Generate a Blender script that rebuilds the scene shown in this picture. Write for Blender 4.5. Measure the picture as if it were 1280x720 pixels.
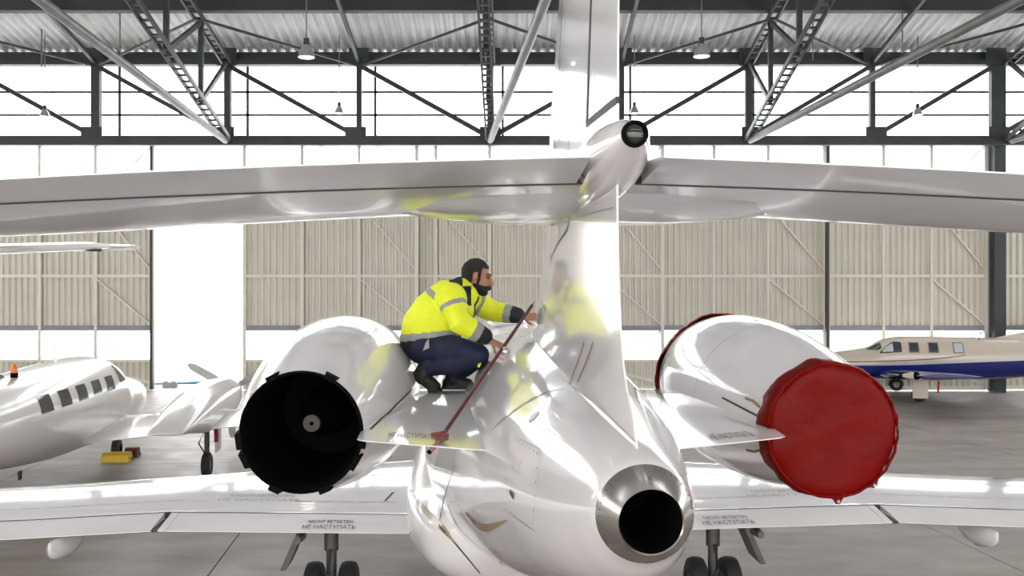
import bpy, bmesh, math, random
from mathutils import Vector, Matrix, noise
from mathutils.bvhtree import BVHTree

# ------------------------------------------------------------------ camera, sky, exposure
for o in list(bpy.data.objects): bpy.data.objects.remove(o)
SC = bpy.context.scene
COL = SC.collection
FPX, ZC = 1190.0, 3.3                       # focal length in pixels of a 1280 wide frame, camera height
cam_d = bpy.data.cameras.new('camera'); cam = bpy.data.objects.new('camera', cam_d); COL.objects.link(cam)
cam.location = (0, 0, ZC); cam.rotation_euler = (math.pi/2, 0, 0)
cam_d.sensor_width = 36; cam_d.lens = FPX/1280*36; cam_d.clip_start = 0.05; cam_d.clip_end = 500
SC.camera = cam
W = bpy.data.worlds.new('overcast_sky'); SC.world = W; W.use_nodes = True
bg = W.node_tree.nodes['Background']; bg.inputs[0].default_value = (1.0, 0.99, 0.975, 1); bg.inputs[1].default_value = 2.0
SC.view_settings.view_transform = 'Standard'; SC.view_settings.look = 'None'
SC.view_settings.gamma = 1; SC.view_settings.use_curve_mapping = False
SC.view_settings.exposure = 1.55
R = math.radians
random.seed(4)

def at(px, py, Y):
    return Vector(((px-640)/FPX*Y, Y, ZC-(py-360)/FPX*Y))

# ------------------------------------------------------------------ materials
MATS = {}
def mat(name, col, rough=0.5, metal=0.0, coat=0.0, var=0.0, vscale=3.0, bump=0.0, bscale=40.0, emit=0.0, spec=0.5, stretch=None):
    if name in MATS: return MATS[name]
    m = bpy.data.materials.new(name); m.use_nodes = True
    nt = m.node_tree; b = nt.nodes['Principled BSDF']
    b.inputs['Base Color'].default_value = (*col, 1); b.inputs['Roughness'].default_value = rough
    b.inputs['Metallic'].default_value = metal; b.inputs['Coat Weight'].default_value = coat
    b.inputs['Coat Roughness'].default_value = 0.04; b.inputs['Specular IOR Level'].default_value = spec
    if emit:
        b.inputs['Emission Color'].default_value = (*col, 1); b.inputs['Emission Strength'].default_value = emit
    tc = nt.nodes.new('ShaderNodeTexCoord'); src = tc.outputs['Object']
    if stretch:
        mp = nt.nodes.new('ShaderNodeMapping'); mp.inputs['Scale'].default_value = stretch
        nt.links.new(src, mp.inputs[0]); src = mp.outputs[0]
    if var:
        n = nt.nodes.new('ShaderNodeTexNoise'); n.inputs['Scale'].default_value = vscale; n.inputs['Detail'].default_value = 6
        nt.links.new(src, n.inputs['Vector'])
        r = nt.nodes.new('ShaderNodeValToRGB')
        r.color_ramp.elements[0].position = 0.3; r.color_ramp.elements[1].position = 0.7
        r.color_ramp.elements[0].color = (*[c*(1-var) for c in col], 1)
        r.color_ramp.elements[1].color = (*[min(1, c*(1+var)) for c in col], 1)
        nt.links.new(n.outputs['Fac'], r.inputs[0]); nt.links.new(r.outputs[0], b.inputs['Base Color'])
    if bump:
        n2 = nt.nodes.new('ShaderNodeTexNoise'); n2.inputs['Scale'].default_value = bscale; n2.inputs['Detail'].default_value = 5
        nt.links.new(src, n2.inputs['Vector'])
        bp = nt.nodes.new('ShaderNodeBump'); bp.inputs['Strength'].default_value = bump; bp.inputs['Distance'].default_value = 0.02
        nt.links.new(n2.outputs['Fac'], bp.inputs['Height']); nt.links.new(bp.outputs[0], b.inputs['Normal'])
    MATS[name] = m
    return m

def pane_mat(name, col, trans=0.7):
    m = bpy.data.materials.new(name); m.use_nodes = True; nt = m.node_tree
    nt.nodes.remove(nt.nodes['Principled BSDF']); out = nt.nodes['Material Output']
    t = nt.nodes.new('ShaderNodeBsdfTransparent'); t.inputs[0].default_value = (*col, 1)
    l = nt.nodes.new('ShaderNodeBsdfTranslucent'); l.inputs[0].default_value = (*col, 1)
    mx = nt.nodes.new('ShaderNodeMixShader'); mx.inputs[0].default_value = 1-trans
    nt.links.new(t.outputs[0], mx.inputs[1]); nt.links.new(l.outputs[0], mx.inputs[2]); nt.links.new(mx.outputs[0], out.inputs[0])
    MATS[name] = m
    return m

PAINT = mat('jet_white_paint', (0.775, 0.748, 0.748), 0.13, coat=0.6, var=0.02, vscale=1.2)
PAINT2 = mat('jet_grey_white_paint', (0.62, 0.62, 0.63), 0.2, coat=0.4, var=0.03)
STEEL = mat('brushed_steel', (0.55, 0.53, 0.51), 0.22, metal=1.0, var=0.06, vscale=8)
CHROME = mat('chrome', (0.8, 0.8, 0.8), 0.06, metal=1.0)
SOOT = mat('soot_black', (0.003, 0.003, 0.003), 0.8, spec=0.08)
DARK = mat('seam_dark', (0.03, 0.03, 0.032), 0.6)
SEAM = mat('seam_grey', (0.28, 0.28, 0.28), 0.6)
RUBBER = mat('tyre_rubber', (0.018, 0.018, 0.02), 0.75, bump=0.2)
GEARM = mat('gear_grey', (0.085, 0.085, 0.085), 0.45, metal=0.3, var=0.2, vscale=12)
RED = mat('red_vinyl', (0.15, 0.002, 0.001), 0.4, var=0.12, vscale=5, bump=0.4, bscale=8, spec=0.1)
REDBAR = mat('red_brown_bar', (0.075, 0.004, 0.007), 0.4, var=0.25, vscale=30)
TAN = mat('tan_gold_stripe', (0.36, 0.27, 0.17), 0.25, coat=0.4)
PRINT = mat('black_print', (0.03, 0.03, 0.03), 0.6)
PRINTG = mat('grey_print', (0.3, 0.29, 0.29), 0.6)
GIRDER = mat('girder_dark_grey', (0.026, 0.031, 0.034), 0.5, var=0.15, vscale=2)
TRUSSM = mat('truss_grey', (0.06, 0.066, 0.07), 0.45, var=0.2, vscale=2)
PIPEM = mat('galvanised_pipe', (0.19, 0.19, 0.185), 0.45, metal=0.3, var=0.15)
ROOFM = mat('roof_sheet', (0.83, 0.84, 0.85), 0.45, var=0.08, vscale=1.5)
CLAD = mat('beige_cladding', (0.66, 0.625, 0.54), 0.5, var=0.04, vscale=1.0)
CLADF = mat('beige_frame', (0.72, 0.69, 0.61), 0.5, var=0.04)
SILL = mat('blue_grey_sill', (0.24, 0.25, 0.28), 0.5)
MULL = mat('mullion_grey', (0.33, 0.34, 0.35), 0.5)
PANE = pane_mat('milky_pane', (0.96, 0.98, 1.0), 0.65)
CONC = mat('apron_concrete', (0.74, 0.73, 0.72), 0.8, var=0.05, vscale=0.5)

def floor_mat():
    m = mat('polished_concrete', (0.30, 0.28, 0.265), 0.4, spec=0.3)
    nt = m.node_tree; b = nt.nodes['Principled BSDF']; g = nt.nodes.new('ShaderNodeNewGeometry')
    mp = nt.nodes.new('ShaderNodeMapping'); mp.inputs['Scale'].default_value = (0.5, 1.4, 1); nt.links.new(g.outputs['Position'], mp.inputs[0])
    n = nt.nodes.new('ShaderNodeTexNoise'); n.inputs['Scale'].default_value = 0.9; n.inputs['Detail'].default_value = 9; n.inputs['Roughness'].default_value = 0.62
    nt.links.new(mp.outputs[0], n.inputs['Vector'])
    r = nt.nodes.new('ShaderNodeValToRGB'); e = r.color_ramp.elements
    e[0].position = 0.3; e[0].color = (0.175, 0.147, 0.131, 1); e[1].position = 0.72; e[1].color = (0.335, 0.29, 0.262, 1)
    nt.links.new(n.outputs['Fac'], r.inputs[0]); nt.links.new(r.outputs[0], b.inputs['Base Color'])
    n2 = nt.nodes.new('ShaderNodeTexNoise'); n2.inputs['Scale'].default_value = 2.2; n2.inputs['Detail'].default_value = 6
    nt.links.new(g.outputs['Position'], n2.inputs['Vector'])
    mr = nt.nodes.new('ShaderNodeMapRange'); mr.inputs['To Min'].default_value = 0.36; mr.inputs['To Max'].default_value = 0.62
    nt.links.new(n2.outputs['Fac'], mr.inputs['Value']); nt.links.new(mr.outputs[0], b.inputs['Roughness'])
    return m
FLOORM = floor_mat()

# ------------------------------------------------------------------ object helpers
def props(o, label=None, cat=None, group=None, kind=None):
    if label: o['label'] = label
    if cat: o['category'] = cat
    if group: o['group'] = group
    if kind: o['kind'] = kind
    return o
def link(name, me, m=None, parent=None):
    o = bpy.data.objects.new(name, me); COL.objects.link(o)
    if m is not None and me is not None and len(me.materials) == 0: me.materials.append(m)
    if parent is not None: o.parent = parent
    return o
def empty(name, loc=(0, 0, 0), rz=0, **k):
    o = bpy.data.objects.new(name, None); COL.objects.link(o); o.location = loc; o.rotation_euler = (0, 0, rz)
    o.empty_display_size = 0.2
    return props(o, **k)

class MB:
    def __init__(s): s.v = []; s.f = []
    def add(s, v, f):
        n = len(s.v); s.v += [tuple(p) for p in v]; s.f += [tuple(i+n for i in q) for q in f]; return s
    def box(s, c, d, rot=None):
        x, y, z = d[0]/2, d[1]/2, d[2]/2
        vs = [Vector(p) for p in ((-x,-y,-z),(x,-y,-z),(x,y,-z),(-x,y,-z),(-x,-y,z),(x,-y,z),(x,y,z),(-x,y,z))]
        if rot is not None: vs = [rot @ p for p in vs]
        c = Vector(c)
        return s.add([p+c for p in vs], [(0,3,2,1),(4,5,6,7),(0,1,5,4),(1,2,6,5),(2,3,7,6),(3,0,4,7)])
    def bar(s, p, q, w, h, up=(0, 0, 1)):
        p, q = Vector(p), Vector(q); d = (q-p).normalized(); u = Vector(up)
        if abs(d.dot(u)) > 0.99: u = Vector((0, 1, 0))
        a = d.cross(u).normalized(); b = a.cross(d).normalized()
        vs = [e + a*(w/2*i) + b*(h/2*j) for e in (p, q) for i, j in ((-1,-1),(1,-1),(1,1),(-1,1))]
        return s.add(vs, [(0,1,2,3),(7,6,5,4),(4,5,1,0),(5,6,2,1),(6,7,3,2),(7,4,0,3)])
    def loft(s, rings, cap=True, closed=True):
        n = len(rings[0]); vs = [p for r in rings for p in r]; fs = []
        for i in range(len(rings)-1):
            for j in range(n if closed else n-1):
                k = (j+1) % n
                fs.append((i*n+j, i*n+k, (i+1)*n+k, (i+1)*n+j))
        if cap:
            fs.append(tuple(range(n-1, -1, -1))); fs.append(tuple((len(rings)-1)*n+j for j in range(n)))
        return s.add(vs, fs)
    def tube(s, pts, r, n=10, ell=None, round_ends=False, ref=(0, 0, 1)):
        pts = [Vector(p) for p in pts]
        rs = list(r) if hasattr(r, '__len__') else [r]*len(pts)
        if round_ends:
            d0 = (pts[0]-pts[1]).normalized(); d1 = (pts[-1]-pts[-2]).normalized(); r0, r1 = rs[0], rs[-1]
            cs = [math.cos(R(a)) for a in (72, 45, 20)]; sn = [math.sin(R(a)) for a in (72, 45, 20)]
            pre = [pts[0]+d0*r0*sn[i] for i in range(3)]; post = [pts[-1]+d1*r1*sn[i] for i in (2, 1, 0)]
            rs = [r0*cs[i] for i in range(3)] + rs + [r1*cs[i] for i in (2, 1, 0)]
            pts = pre+pts+post
        rings = []; u = Vector(ref)
        for i, p in enumerate(pts):
            d = (pts[min(i+1, len(pts)-1)]-pts[max(i-1, 0)]).normalized()
            a = d.cross(u)
            if a.length < 0.05: a = d.cross(Vector((0, 1, 0.01)))
            a.normalize(); b = a.cross(d).normalized()
            ea, eb = ell if ell else (1, 1)
            rings.append([p + a*(math.cos(t)*rs[i]*ea) + b*(math.sin(t)*rs[i]*eb) for t in (2*math.pi*k/n for k in range(n))])
        return s.loft(rings)
    def rev(s, prof, c=(0, 0, 0), axis='y', n=32, cap=False, a0=0, a1=2*math.pi):
        rings = []; full = abs(a1-a0) > 6.28; m = n if full else n+1
        for (t, r) in prof:
            ring = []
            for k in range(m):
                a = a0+(a1-a0)*k/n; x, z = r*math.cos(a), r*math.sin(a)
                p = {'y': (x, t, z), 'z': (x, z, t), 'x': (t, x, z)}[axis]
                ring.append(Vector(p)+Vector(c))
            rings.append(ring)
        return s.loft(rings, cap=cap, closed=full)
    def ell(s, c, r, n=16, m=10, rot=None):
        c = Vector(c); rings = []
        for i in range(m+1):
            a = -math.pi/2+math.pi*i/m; cr = max(math.cos(a), 1e-3); z = math.sin(a)
            ring = [Vector((r[0]*cr*math.cos(2*math.pi*k/n), r[1]*cr*math.sin(2*math.pi*k/n), r[2]*z)) for k in range(n)]
            if rot is not None: ring = [rot @ p for p in ring]
            rings.append([p+c for p in ring])
        return s.loft(rings)
    def me(s, name, smooth=False, angle=40):
        me = bpy.data.meshes.new(name); me.from_pydata([tuple(v) for v in s.v], [], s.f)
        bm = bmesh.new(); bm.from_mesh(me); bmesh.ops.recalc_face_normals(bm, faces=bm.faces); bm.to_mesh(me); bm.free()
        if smooth:
            me.polygons.foreach_set('use_smooth', [True]*len(me.polygons))
            try: me.set_sharp_from_angle(angle=R(angle))
            except Exception: pass
        me.update(); return me
    def build(s, name, m, parent=None, smooth=False, angle=40):
        return link(name, s.me(name, smooth, angle), m, parent)

# ------------------------------------------------------------------ setting: floor, apron, walls, roof
YW = 30.6                                          # inner face of the door wall
def struct(o): o['kind'] = 'structure'; return o
floor = struct(empty('floor', (0, 0, 0), R(5.5)))
slab = MB().box((0, 0, -0.06), (4.685, 4.685, 0.12)).me('slab')
sx0 = -3.67*math.cos(R(5.5))+12.83*math.sin(R(5.5))
inv = Matrix.Rotation(-R(5.5), 3, 'Z')
for i in range(-7, 9):
    for j in range(-4, 9):
        c = Vector((sx0+4.7*(i+0.5), 4.7*(j+0.42), 0)); w = Matrix.Rotation(R(5.5), 3, 'Z') @ c
        if -30 < w.x < 31 and -17 < w.y < 29.6:
            o = link('slab', slab, FLOORM, floor); o.location = c
struct(MB().box((0, 4.6, -0.16), (64, 53.2, 0.16)).build('floor_bed', mat('joint_filler', (0.1, 0.095, 0.09), 0.8)))
struct(MB().box((0, 90.2, -0.09), (260, 118, 0.1)).build('apron_ground', CONC))
struct(MB().box((0, -74, -0.29), (260, 118, 0.1)).build('apron_ground', CONC))
struct(MB().box((0, 30.2, -0.06), (60, 1.9, 0.08)).build('trim_1', mat('door_track', (0.3, 0.29, 0.28), 0.5, metal=0.3)))

def roof_z(Y):
    return 10.75+0.235*(30.6-Y) if Y > 9 else 10.75+0.235*21.6-0.235*(9-Y)
def corr(width, length, pitch, depth, thick=0.012):
    """trapezoid profile sheet, x across, y along"""
    xs = []; n = max(1, round(width/pitch)); p = width/n
    for k in range(n):
        x = -width/2+k*p
        xs += [(x, 0), (x+p*0.3, 0), (x+p*0.5, depth), (x+p*0.8, depth)]
    xs.append((width/2, 0))
    mb = MB()
    vs = [(x, y, z) for y in (-length/2, length/2) for x, z in xs]; n = len(xs)
    vs += [(x, y, z+thick) for x, y, z in vs]
    fs = []
    for i in range(n-1):
        fs.append((i, i+1, n+i+1, n+i)); fs.append((2*n+i, 3*n+i, 3*n+i+1, 2*n+i+1))
        fs.append((i, 2*n+i, 2*n+i+1, i+1)); fs.append((n+i, n+i+1, 3*n+i+1, 3*n+i))
    return mb.add(vs, fs)
ceiling = struct(empty('ceiling', (0, 0, 10.75)))
SL = math.atan(0.235)
PURL = [30.3, 27.1, 23.6, 20.1, 16.6, 13.1, 9.6]
XN = [-25.6, -21.4, -17.25, -13.1, -8.95, -4.81, -0.68, 3.45, 7.44, 11.34, 15.2, 19.2, 23.3, 27.4]
sheet_cache = {}
def roof_sheet(x0, x1, y0, y1, back=False):
    w, l = x1-x0, abs(y1-y0)/math.cos(SL)+0.12
    key = (round(w, 2), round(l, 2))
    if key not in sheet_cache: sheet_cache[key] = corr(w+0.06, l, 0.29, 0.075).me('roof_sheet')
    o = link('roof_sheet', sheet_cache[key], ROOFM, ceiling); ym = (y0+y1)/2
    o.location = ((x0+x1)/2, ym, roof_z(ym)-10.75); o.rotation_euler = (SL if back else -SL, 0, 0)
yb = [31.0]+PURL[1:]
for a, b in zip(yb, yb[1:]):
    for x0, x1 in zip(XN, XN[1:]): roof_sheet(x0, x1, b, a)
for a, b in ((8.4, 0), (0, -8), (-8, -14)):
    for x0, x1 in zip(XN, XN[1:]): roof_sheet(x0, x1, b, a, True)
for i, (x0, x1) in enumerate(zip(XN, XN[1:])):      # unseen glazed ridge strip, added to give overhead light
    MB().box(((x0+x1)/2, 9.0, roof_z(9)-10.72), (x1-x0-0.06, 1.9, 0.02)).build('added_ridge_pane', PANE, ceiling)
# walls of the hangar at the sides and behind the camera
def side_wall(name, x, wn):
    o = struct(MB().box((x, 8.3, 2.6), (0.2, 44.8, 5.2)).build(name, CLAD))
    MB().box((x, 8.3, 10.3), (0.2, 44.8, 2.4)).build('upper_cladding', CLAD, o)
    yy = [-14+i*3.72 for i in range(13)]
    w = struct(empty('window_%d' % wn, (x, 8.3, 5.2)))
    for a, b in zip(yy, yy[1:]):
        MB().box((0, (a+b)/2-8.3, 1.95), (0.02, b-a-0.1, 3.86)).build('pane', PANE, w)
        MB().box((0, a-8.3, 1.95), (0.16, 0.12, 3.88)).build('mullion', MULL, w)
    return o
side_wall('wall_left', XN[0]-0.1, 1); side_wall('wall_right', XN[-1]+0.1, 2)
for nm, xx in (('wall_left', XN[0]-0.1), ('wall_right', XN[-1]+0.1)):
    g = MB(); g.loft([[(xx-0.1, -14, 11.5), (xx-0.1, 30.8, 11.5), (xx-0.1, 30.8, 11.55), (xx-0.1, 9, 15.8), (xx-0.1, -14, 11.55)],
                      [(xx+0.1, -14, 11.5), (xx+0.1, 30.8, 11.5), (xx+0.1, 30.8, 11.55), (xx+0.1, 9, 15.8), (xx+0.1, -14, 11.55)]])
    g.build('gable', CLAD, bpy.data.objects[nm])
wb = struct(MB().box((0.9, -14.1, 9.6), (53, 0.2, 1.6)).build('wall_back', CLAD))
for x in (XN[0]+0.2, -8, 9.5, XN[-1]-0.2):
    MB().box((x, -14.1, 4.4), (0.5, 0.5, 8.8)).build('column', GIRDER, wb)

# ---- door wall: six sliding leaves, clerestory above
sh_cache = {}
def clad(w, h):
    k = (round(w, 2), round(h, 2))
    if k not in sh_cache: sh_cache[k] = corr(w, h, 0.2, 0.065, 0.004).me('panel')
    return sh_cache[k]
S = FPX/YW
Z_TOP, Z_UW, Z_MR, Z_LW, Z_KP = 8.0, 6.1, 3.3+(360-345)/S, 3.3-(412-360)/S, 3.3-(451-360)/S
def leaf(n, xs, yo, diag=True):
    """xs: post positions (m); yo: track depth; panels are child objects"""
    d = struct(empty('door_%d' % n, ((xs[0]+xs[-1])/2, YW+yo, 0))); cx = (xs[0]+xs[-1])/2
    X = [x-cx for x in xs]
    def pan(x0, x1, z0, z1):
        o = link('panel', clad(x1-x0, z1-z0), CLAD, d); o.location = ((x0+x1)/2, 0.06, (z0+z1)/2); o.rotation_euler = (R(90), 0, 0)
    def bar(p, q, w, nm='rail', m=CLADF, t=0.1): MB().bar(p, q, t, w, up=(0, 0, 1) if abs(p[2]-q[2]) < 0.01 else (1, 0, 0)).build(nm, m, d)
    for i, (a, b) in enumerate(zip(X, X[1:])):
        pan(a, b, Z_MR, Z_UW); pan(a, b, Z_LW, Z_MR); pan(a, b, 0.06, Z_KP)
        for z0, z1 in ((Z_LW, Z_KP), (Z_TOP, Z_UW)):
            MB().box(((a+b)/2, 0.05, (z0+z1)/2), (b-a-0.04, 0.012, abs(z1-z0)-0.04)).build('pane', PANE, d)
        bar((a, -0.02, Z_MR), (b, -0.02, Z_MR), 0.1); bar((a, 0.0, Z_UW), (b, 0, Z_UW), 0.12)
        bar((a, 0.0, Z_LW+0.05), (b, 0, Z_LW+0.05), 0.16, 'sill', SILL, 0.16); bar((a, 0, Z_KP), (b, 0, Z_KP), 0.08)
        bar((a, 0, 0.08), (b, 0, 0.08), 0.12); bar((a, 0, Z_TOP-0.05), (b, 0, Z_TOP-0.05), 0.1)
    for i, x in enumerate(X):
        w = 0.13 if 0 < i < len(X)-1 else 0.17
        MB().box((x, -0.03, Z_TOP/2+0.02), (w*0.7 if 0 < i < len(X)-1 else w*0.6, 0.14, Z_TOP-0.06)).build('post', CLADF, d)
    if diag:
        a, b = X[-2], X[-1]
        for z0, z1 in ((Z_UW-0.15, Z_MR+0.2), (Z_MR-0.1, Z_LW+0.15)):
            MB().bar((a+0.03, -0.04, z0), (b-0.03, -0.04, z1), 0.05, 0.1, up=(0, 1, 0)).build('brace', CLADF, d)
        MB().bar((b-0.03, 0.0, Z_LW-0.05), (a+0.03, 0.0, Z_KP+0.1), 0.03, 0.03).build('brace', MULL, d)
        MB().bar((b-0.03, 0.0, Z_TOP-0.15), (a+0.03, 0.0, Z_UW+0.1), 0.03, 0.03).build('brace', MULL, d)
        MB().bar((a+0.03, -0.02, Z_KP-0.3), (b-0.03, -0.02, 0.25), 0.05, 0.09).build('brace', CLADF, d)
    return d
P = lambda px: (px-640)/S
leaf(1, [P(-270), P(-200), P(-135), P(-65)], 0.25); leaf(2, [P(-90), P(-20), P(50), P(120), P(190)], 0.05)
leaf(3, [P(306), P(378), P(449), P(521)], 0.05); leaf(4, [P(399), P(471), P(544), P(617)], 0.3)
leaf(5, [P(612), P(689), P(760), P(828)], 0.05); leaf(6, [P(826), P(894), P(962), P(1033)], 0.25)
leaf(7, [P(1035), P(1104), P(1164), P(1232)], 0.05); leaf(8, [P(1258), P(1330), P(1400), P(1470)], 0.25)
leaf(9, [P(1474), P(1546), P(1618), P(1690)], 0.05)
for px in (1033.5, 190.5):
    MB().box((P(px), YW-0.03, 4.0), (0.09, 0.16, 7.9)).build('trim_2' if px > 600 else 'trim_3', GIRDER)['kind'] = 'structure'
# wall between door head and roof: clerestory panes and bars
wf = struct(MB().box((0.9, YW+0.35, 8.08), (53.2, 0.3, 0.16)).build('wall_front', GIRDER))
for x in (XN[0]-0.05, XN[-1]+0.05):
    MB().box((x, YW+0.2, 4.0), (0.42, 0.5, 8.1)).build('column', GIRDER, wf)
struct(MB().box((15.5, YW-0.21, 5.2), (0.37, 0.36, 10.5)).build('trim_4', GIRDER))
MB().box((P(1236), YW-0.02, 4.0), (0.1, 0.1, 8.0)).build('downpipe', MULL, wf)
cw = struct(empty('window_3', (0, YW+0.3, 8.15)))
bounds = [(a+b)/2 for a, b in zip(XN, XN[1:])]; cx = sorted(XN+bounds)
for a, b in zip(cx, cx[1:]):
    for z0, z1 in ((0, 0.76), (0.76, 1.5), (1.5, 2.36)):
        MB().box(((a+b)/2, 0, (z0+z1)/2), (b-a-0.03, 0.012, z1-z0-0.03)).build('pane', PANE, cw)
for z in (0.76, 1.5):
    MB().box((0.9, -0.03, z), (53, 0.05, 0.07)).build('glazing_bar', TRUSSM, cw)
for x in XN[1:-1]:
    MB().box((x+0.38, -0.03, 1.2), (0.08, 0.05, 2.4)).build('glazing_bar', TRUSSM, cw)
MB().box((0.9, YW+0.33, 10.62), (53, 0.2, 0.25)).build('wall_head', GIRDER, wf)

# ---- eaves girder (truss over the doors)
YT = 30.0
zb, zt = 3.3+(360-177)/FPX*YT, 3.3+(360-80)/FPX*YT
eg = props(empty('eaves_girder', (0, YT, zb)), 'dark grey lattice girder spanning the wall above the sliding hangar doors', 'girder')
h = zt-zb
MB().box((0.9, 0, 0), (52.0, 0.3, 0.25)).build('bottom_chord', GIRDER, eg)
MB().box((0.9, 0, 0.15), (52.3, 0.12, 0.06)).build('chord_flange', GIRDER, eg)
MB().box((0.9, 0, h+0.02), (52.3, 0.3, 0.14)).build('top_chord', GIRDER, eg)
for i, x in enumerate(XN[1:-1]):
    w = (0.2, 0.16)[i % 2 == 0]
    if abs(x-15.2) < 0.1 or abs(x+13.1) < 0.1: w = 0.27
    MB().box((x, 0, h/2), (w, 0.2, h)).build('post', GIRDER, eg)
    MB().box((x+(-0.1 if x < -0.5 else 0.1)*(abs(x+0.68) > 0.1), -0.12, 0.2), (0.66, 0.03, 0.5)).build('gusset', GIRDER, eg)
    MB().box((x, -0.12, h+0.2), (0.62, 0.03, 0.55)).build('gusset', GIRDER, eg)
for a, b in zip([XN[0]+.3]+XN[1:-1], XN[1:-1]+[XN[-1]-.3]):
    p, q = ((a, h-0.05), (b, 0.12)) if b < 0 else ((b, h-0.05), (a, 0.12))
    MB().bar((p[0], -0.02, p[1]), (q[0], -0.02, q[1]), 0.14, 0.17, up=(0, 1, 0)).build('diagonal', GIRDER, eg)
# ---- purlins along X
for k, Y in enumerate(PURL):
    zz = roof_z(Y)-0.03
    dd = 0.28 if k == 0 else 0.36
    o = MB().box((0.9, Y, zz-dd/2), (53, 0.16, dd)).build('roof_purlin', GIRDER)
    MB().box((0.9, 0.0+Y, zz-dd), (53, 0.3, 0.04)).build('flange', GIRDER, o)
    props(o, ['dark purlin under the roof sheets directly above the eaves girder', 'dark roof purlin one bay in from the eaves girder',
              'dark roof purlin two bays in from the eaves girder', 'dark roof purlin three bays in from the eaves girder',
              'dark roof purlin four bays in from the eaves girder', 'dark roof purlin five bays in from the eaves girder',
              'dark roof purlin just below the added glazed ridge'][k], 'purlin', 'roof purlins')
# ---- roof trusses running back from the wall: laced lower and upper chords, posts and diagonals
def laced(p, q, name, parent, w=0.26, rungs=None):
    p, q = Vector(p), Vector(q); mb = MB(); n = rungs or int((q-p).length/0.34)
    for sx in (-1, 1): mb.bar(p+Vector((sx*w/2, 0, 0)), q+Vector((sx*w/2, 0, 0)), 0.055, 0.13)
    for i in range(1, n):
        c = p.lerp(q, i/n); mb.box(c, (w, 0.09, 0.05))
    return mb.build(name, TRUSSM, parent)
def depth_truss(X, ends, label):
    t = props(empty('roof_truss', (X, 29.85, zb)), label, 'truss', 'laced roof trusses')
    low = lambda Y: 7.95+0.29*(29.85-Y); upp = lambda Y: roof_z(Y)-0.55
    Y1 = 10.5
    laced((0, 0, low(29.85)-zb), (0, Y1-29.85, low(Y1)-zb), 'lower_chord', t)
    laced((0, 0, upp(29.85)-zb), (0, Y1-29.85, upp(Y1)-zb), 'upper_chord', t)
    ys = [27.4, 24.65, 21.9, 19.1, 16.3, 13.5]
    for i, Y in enumerate(ys):
        MB().bar((0, Y-29.85, low(Y)-zb), (0, Y-29.85, upp(Y)-zb), 0.13, 0.13).build('post', GIRDER, t)
        yn = ([29.85]+ys)[i]
        MB().bar((0, Y-29.85, low(Y)-zb), (0, yn-29.85, upp(yn)-zb), 0.1, 0.12).build('diagonal', TRUSSM, t)
    # round strut rising towards the camera from the same node
    e = Vector(ends); dirv = e-Vector((X, 29.85, zb)); f = Vector((X, 29.85, zb))+dirv*1.35
    MB().tube([(0, -0.1, 0.0), tuple(f-Vector((X, 29.85, zb)))], 0.105, 12).build('round_strut', PIPEM, t, True)
    g = f-Vector((X, 29.85, zb))
    MB().bar(g, (g.x, g.y, roof_z(f.y)-zb-0.1), 0.12, 0.12).build('strut_hanger', TRUSSM, t)
    return t
depth_truss(-8.95, at(50, 0, 18), 'laced steel roof truss with a round strut beside the open door gap')
depth_truss(-0.68, at(682, 0, 18), 'laced steel roof truss with a round strut just beside the tall white tail fin')
depth_truss(7.44, at(1275, 0, 18), 'laced steel roof truss with long round strut above the red engine cover')
depth_truss(15.6, (18.5, 18, 8.6), 'laced steel roof truss rising from the tall dark column')
depth_truss(-17.4, (-19.5, 18, 8.6), 'laced steel roof truss above the white twin propeller aeroplane')
def rafter(X, label):
    o = MB().bar((X, 30.0, roof_z(30)-0.5), (X, 10, roof_z(10)-0.5), 0.1, 0.14).build('roof_rafter', TRUSSM)
    props(o, label, 'rafter', 'slim roof rafters')
for X, w_ in ((-13.1, 'above the twin propeller aeroplane'), (-4.81, 'above the crouching worker'), (3.45, 'just right of the tall tail fin'), (11.34, 'above the beige and blue aeroplane')):
    rafter(X, 'slim sloping rafter under the roof sheets '+w_)
br = props(empty('roof_bracing', (0, 30, 10.5)), 'zigzag of thin bracing rods under the corrugated roof sheets', 'bracing')
for i, (a, b) in enumerate(zip(XN[:-1], XN[1:])):
    up = i % 2 == 1
    y0, y1 = (30, 27.1) if up else (27.1, 30)
    MB().tube([(a, y0-30, roof_z(y0)-11.1), (b, y1-30, roof_z(y1)-11.1)], 0.045, 6).build('rod', TRUSSM, br)
# hangers (thin vertical rods)
for px, Y, y0, w_ in ((52, 29, 84, 'above the small lamp over the twin propeller aeroplane'), (150, 28, 65, 'beside the round strut near the open door gap'),
                      (1016, 28, 75, 'crossing the laced truss above the red engine cover'), (1128, 28, 66, 'above the long round strut near the tall column')):
    p = at(px, y0, Y)
    o = MB().tube([p, (p.x, p.y, roof_z(Y)+0.05)], 0.022, 6).build('hanger_rod', PIPEM)
    props(o, 'thin vertical rod hanging from the roof '+w_, 'rod', 'hanger rods')

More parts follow.
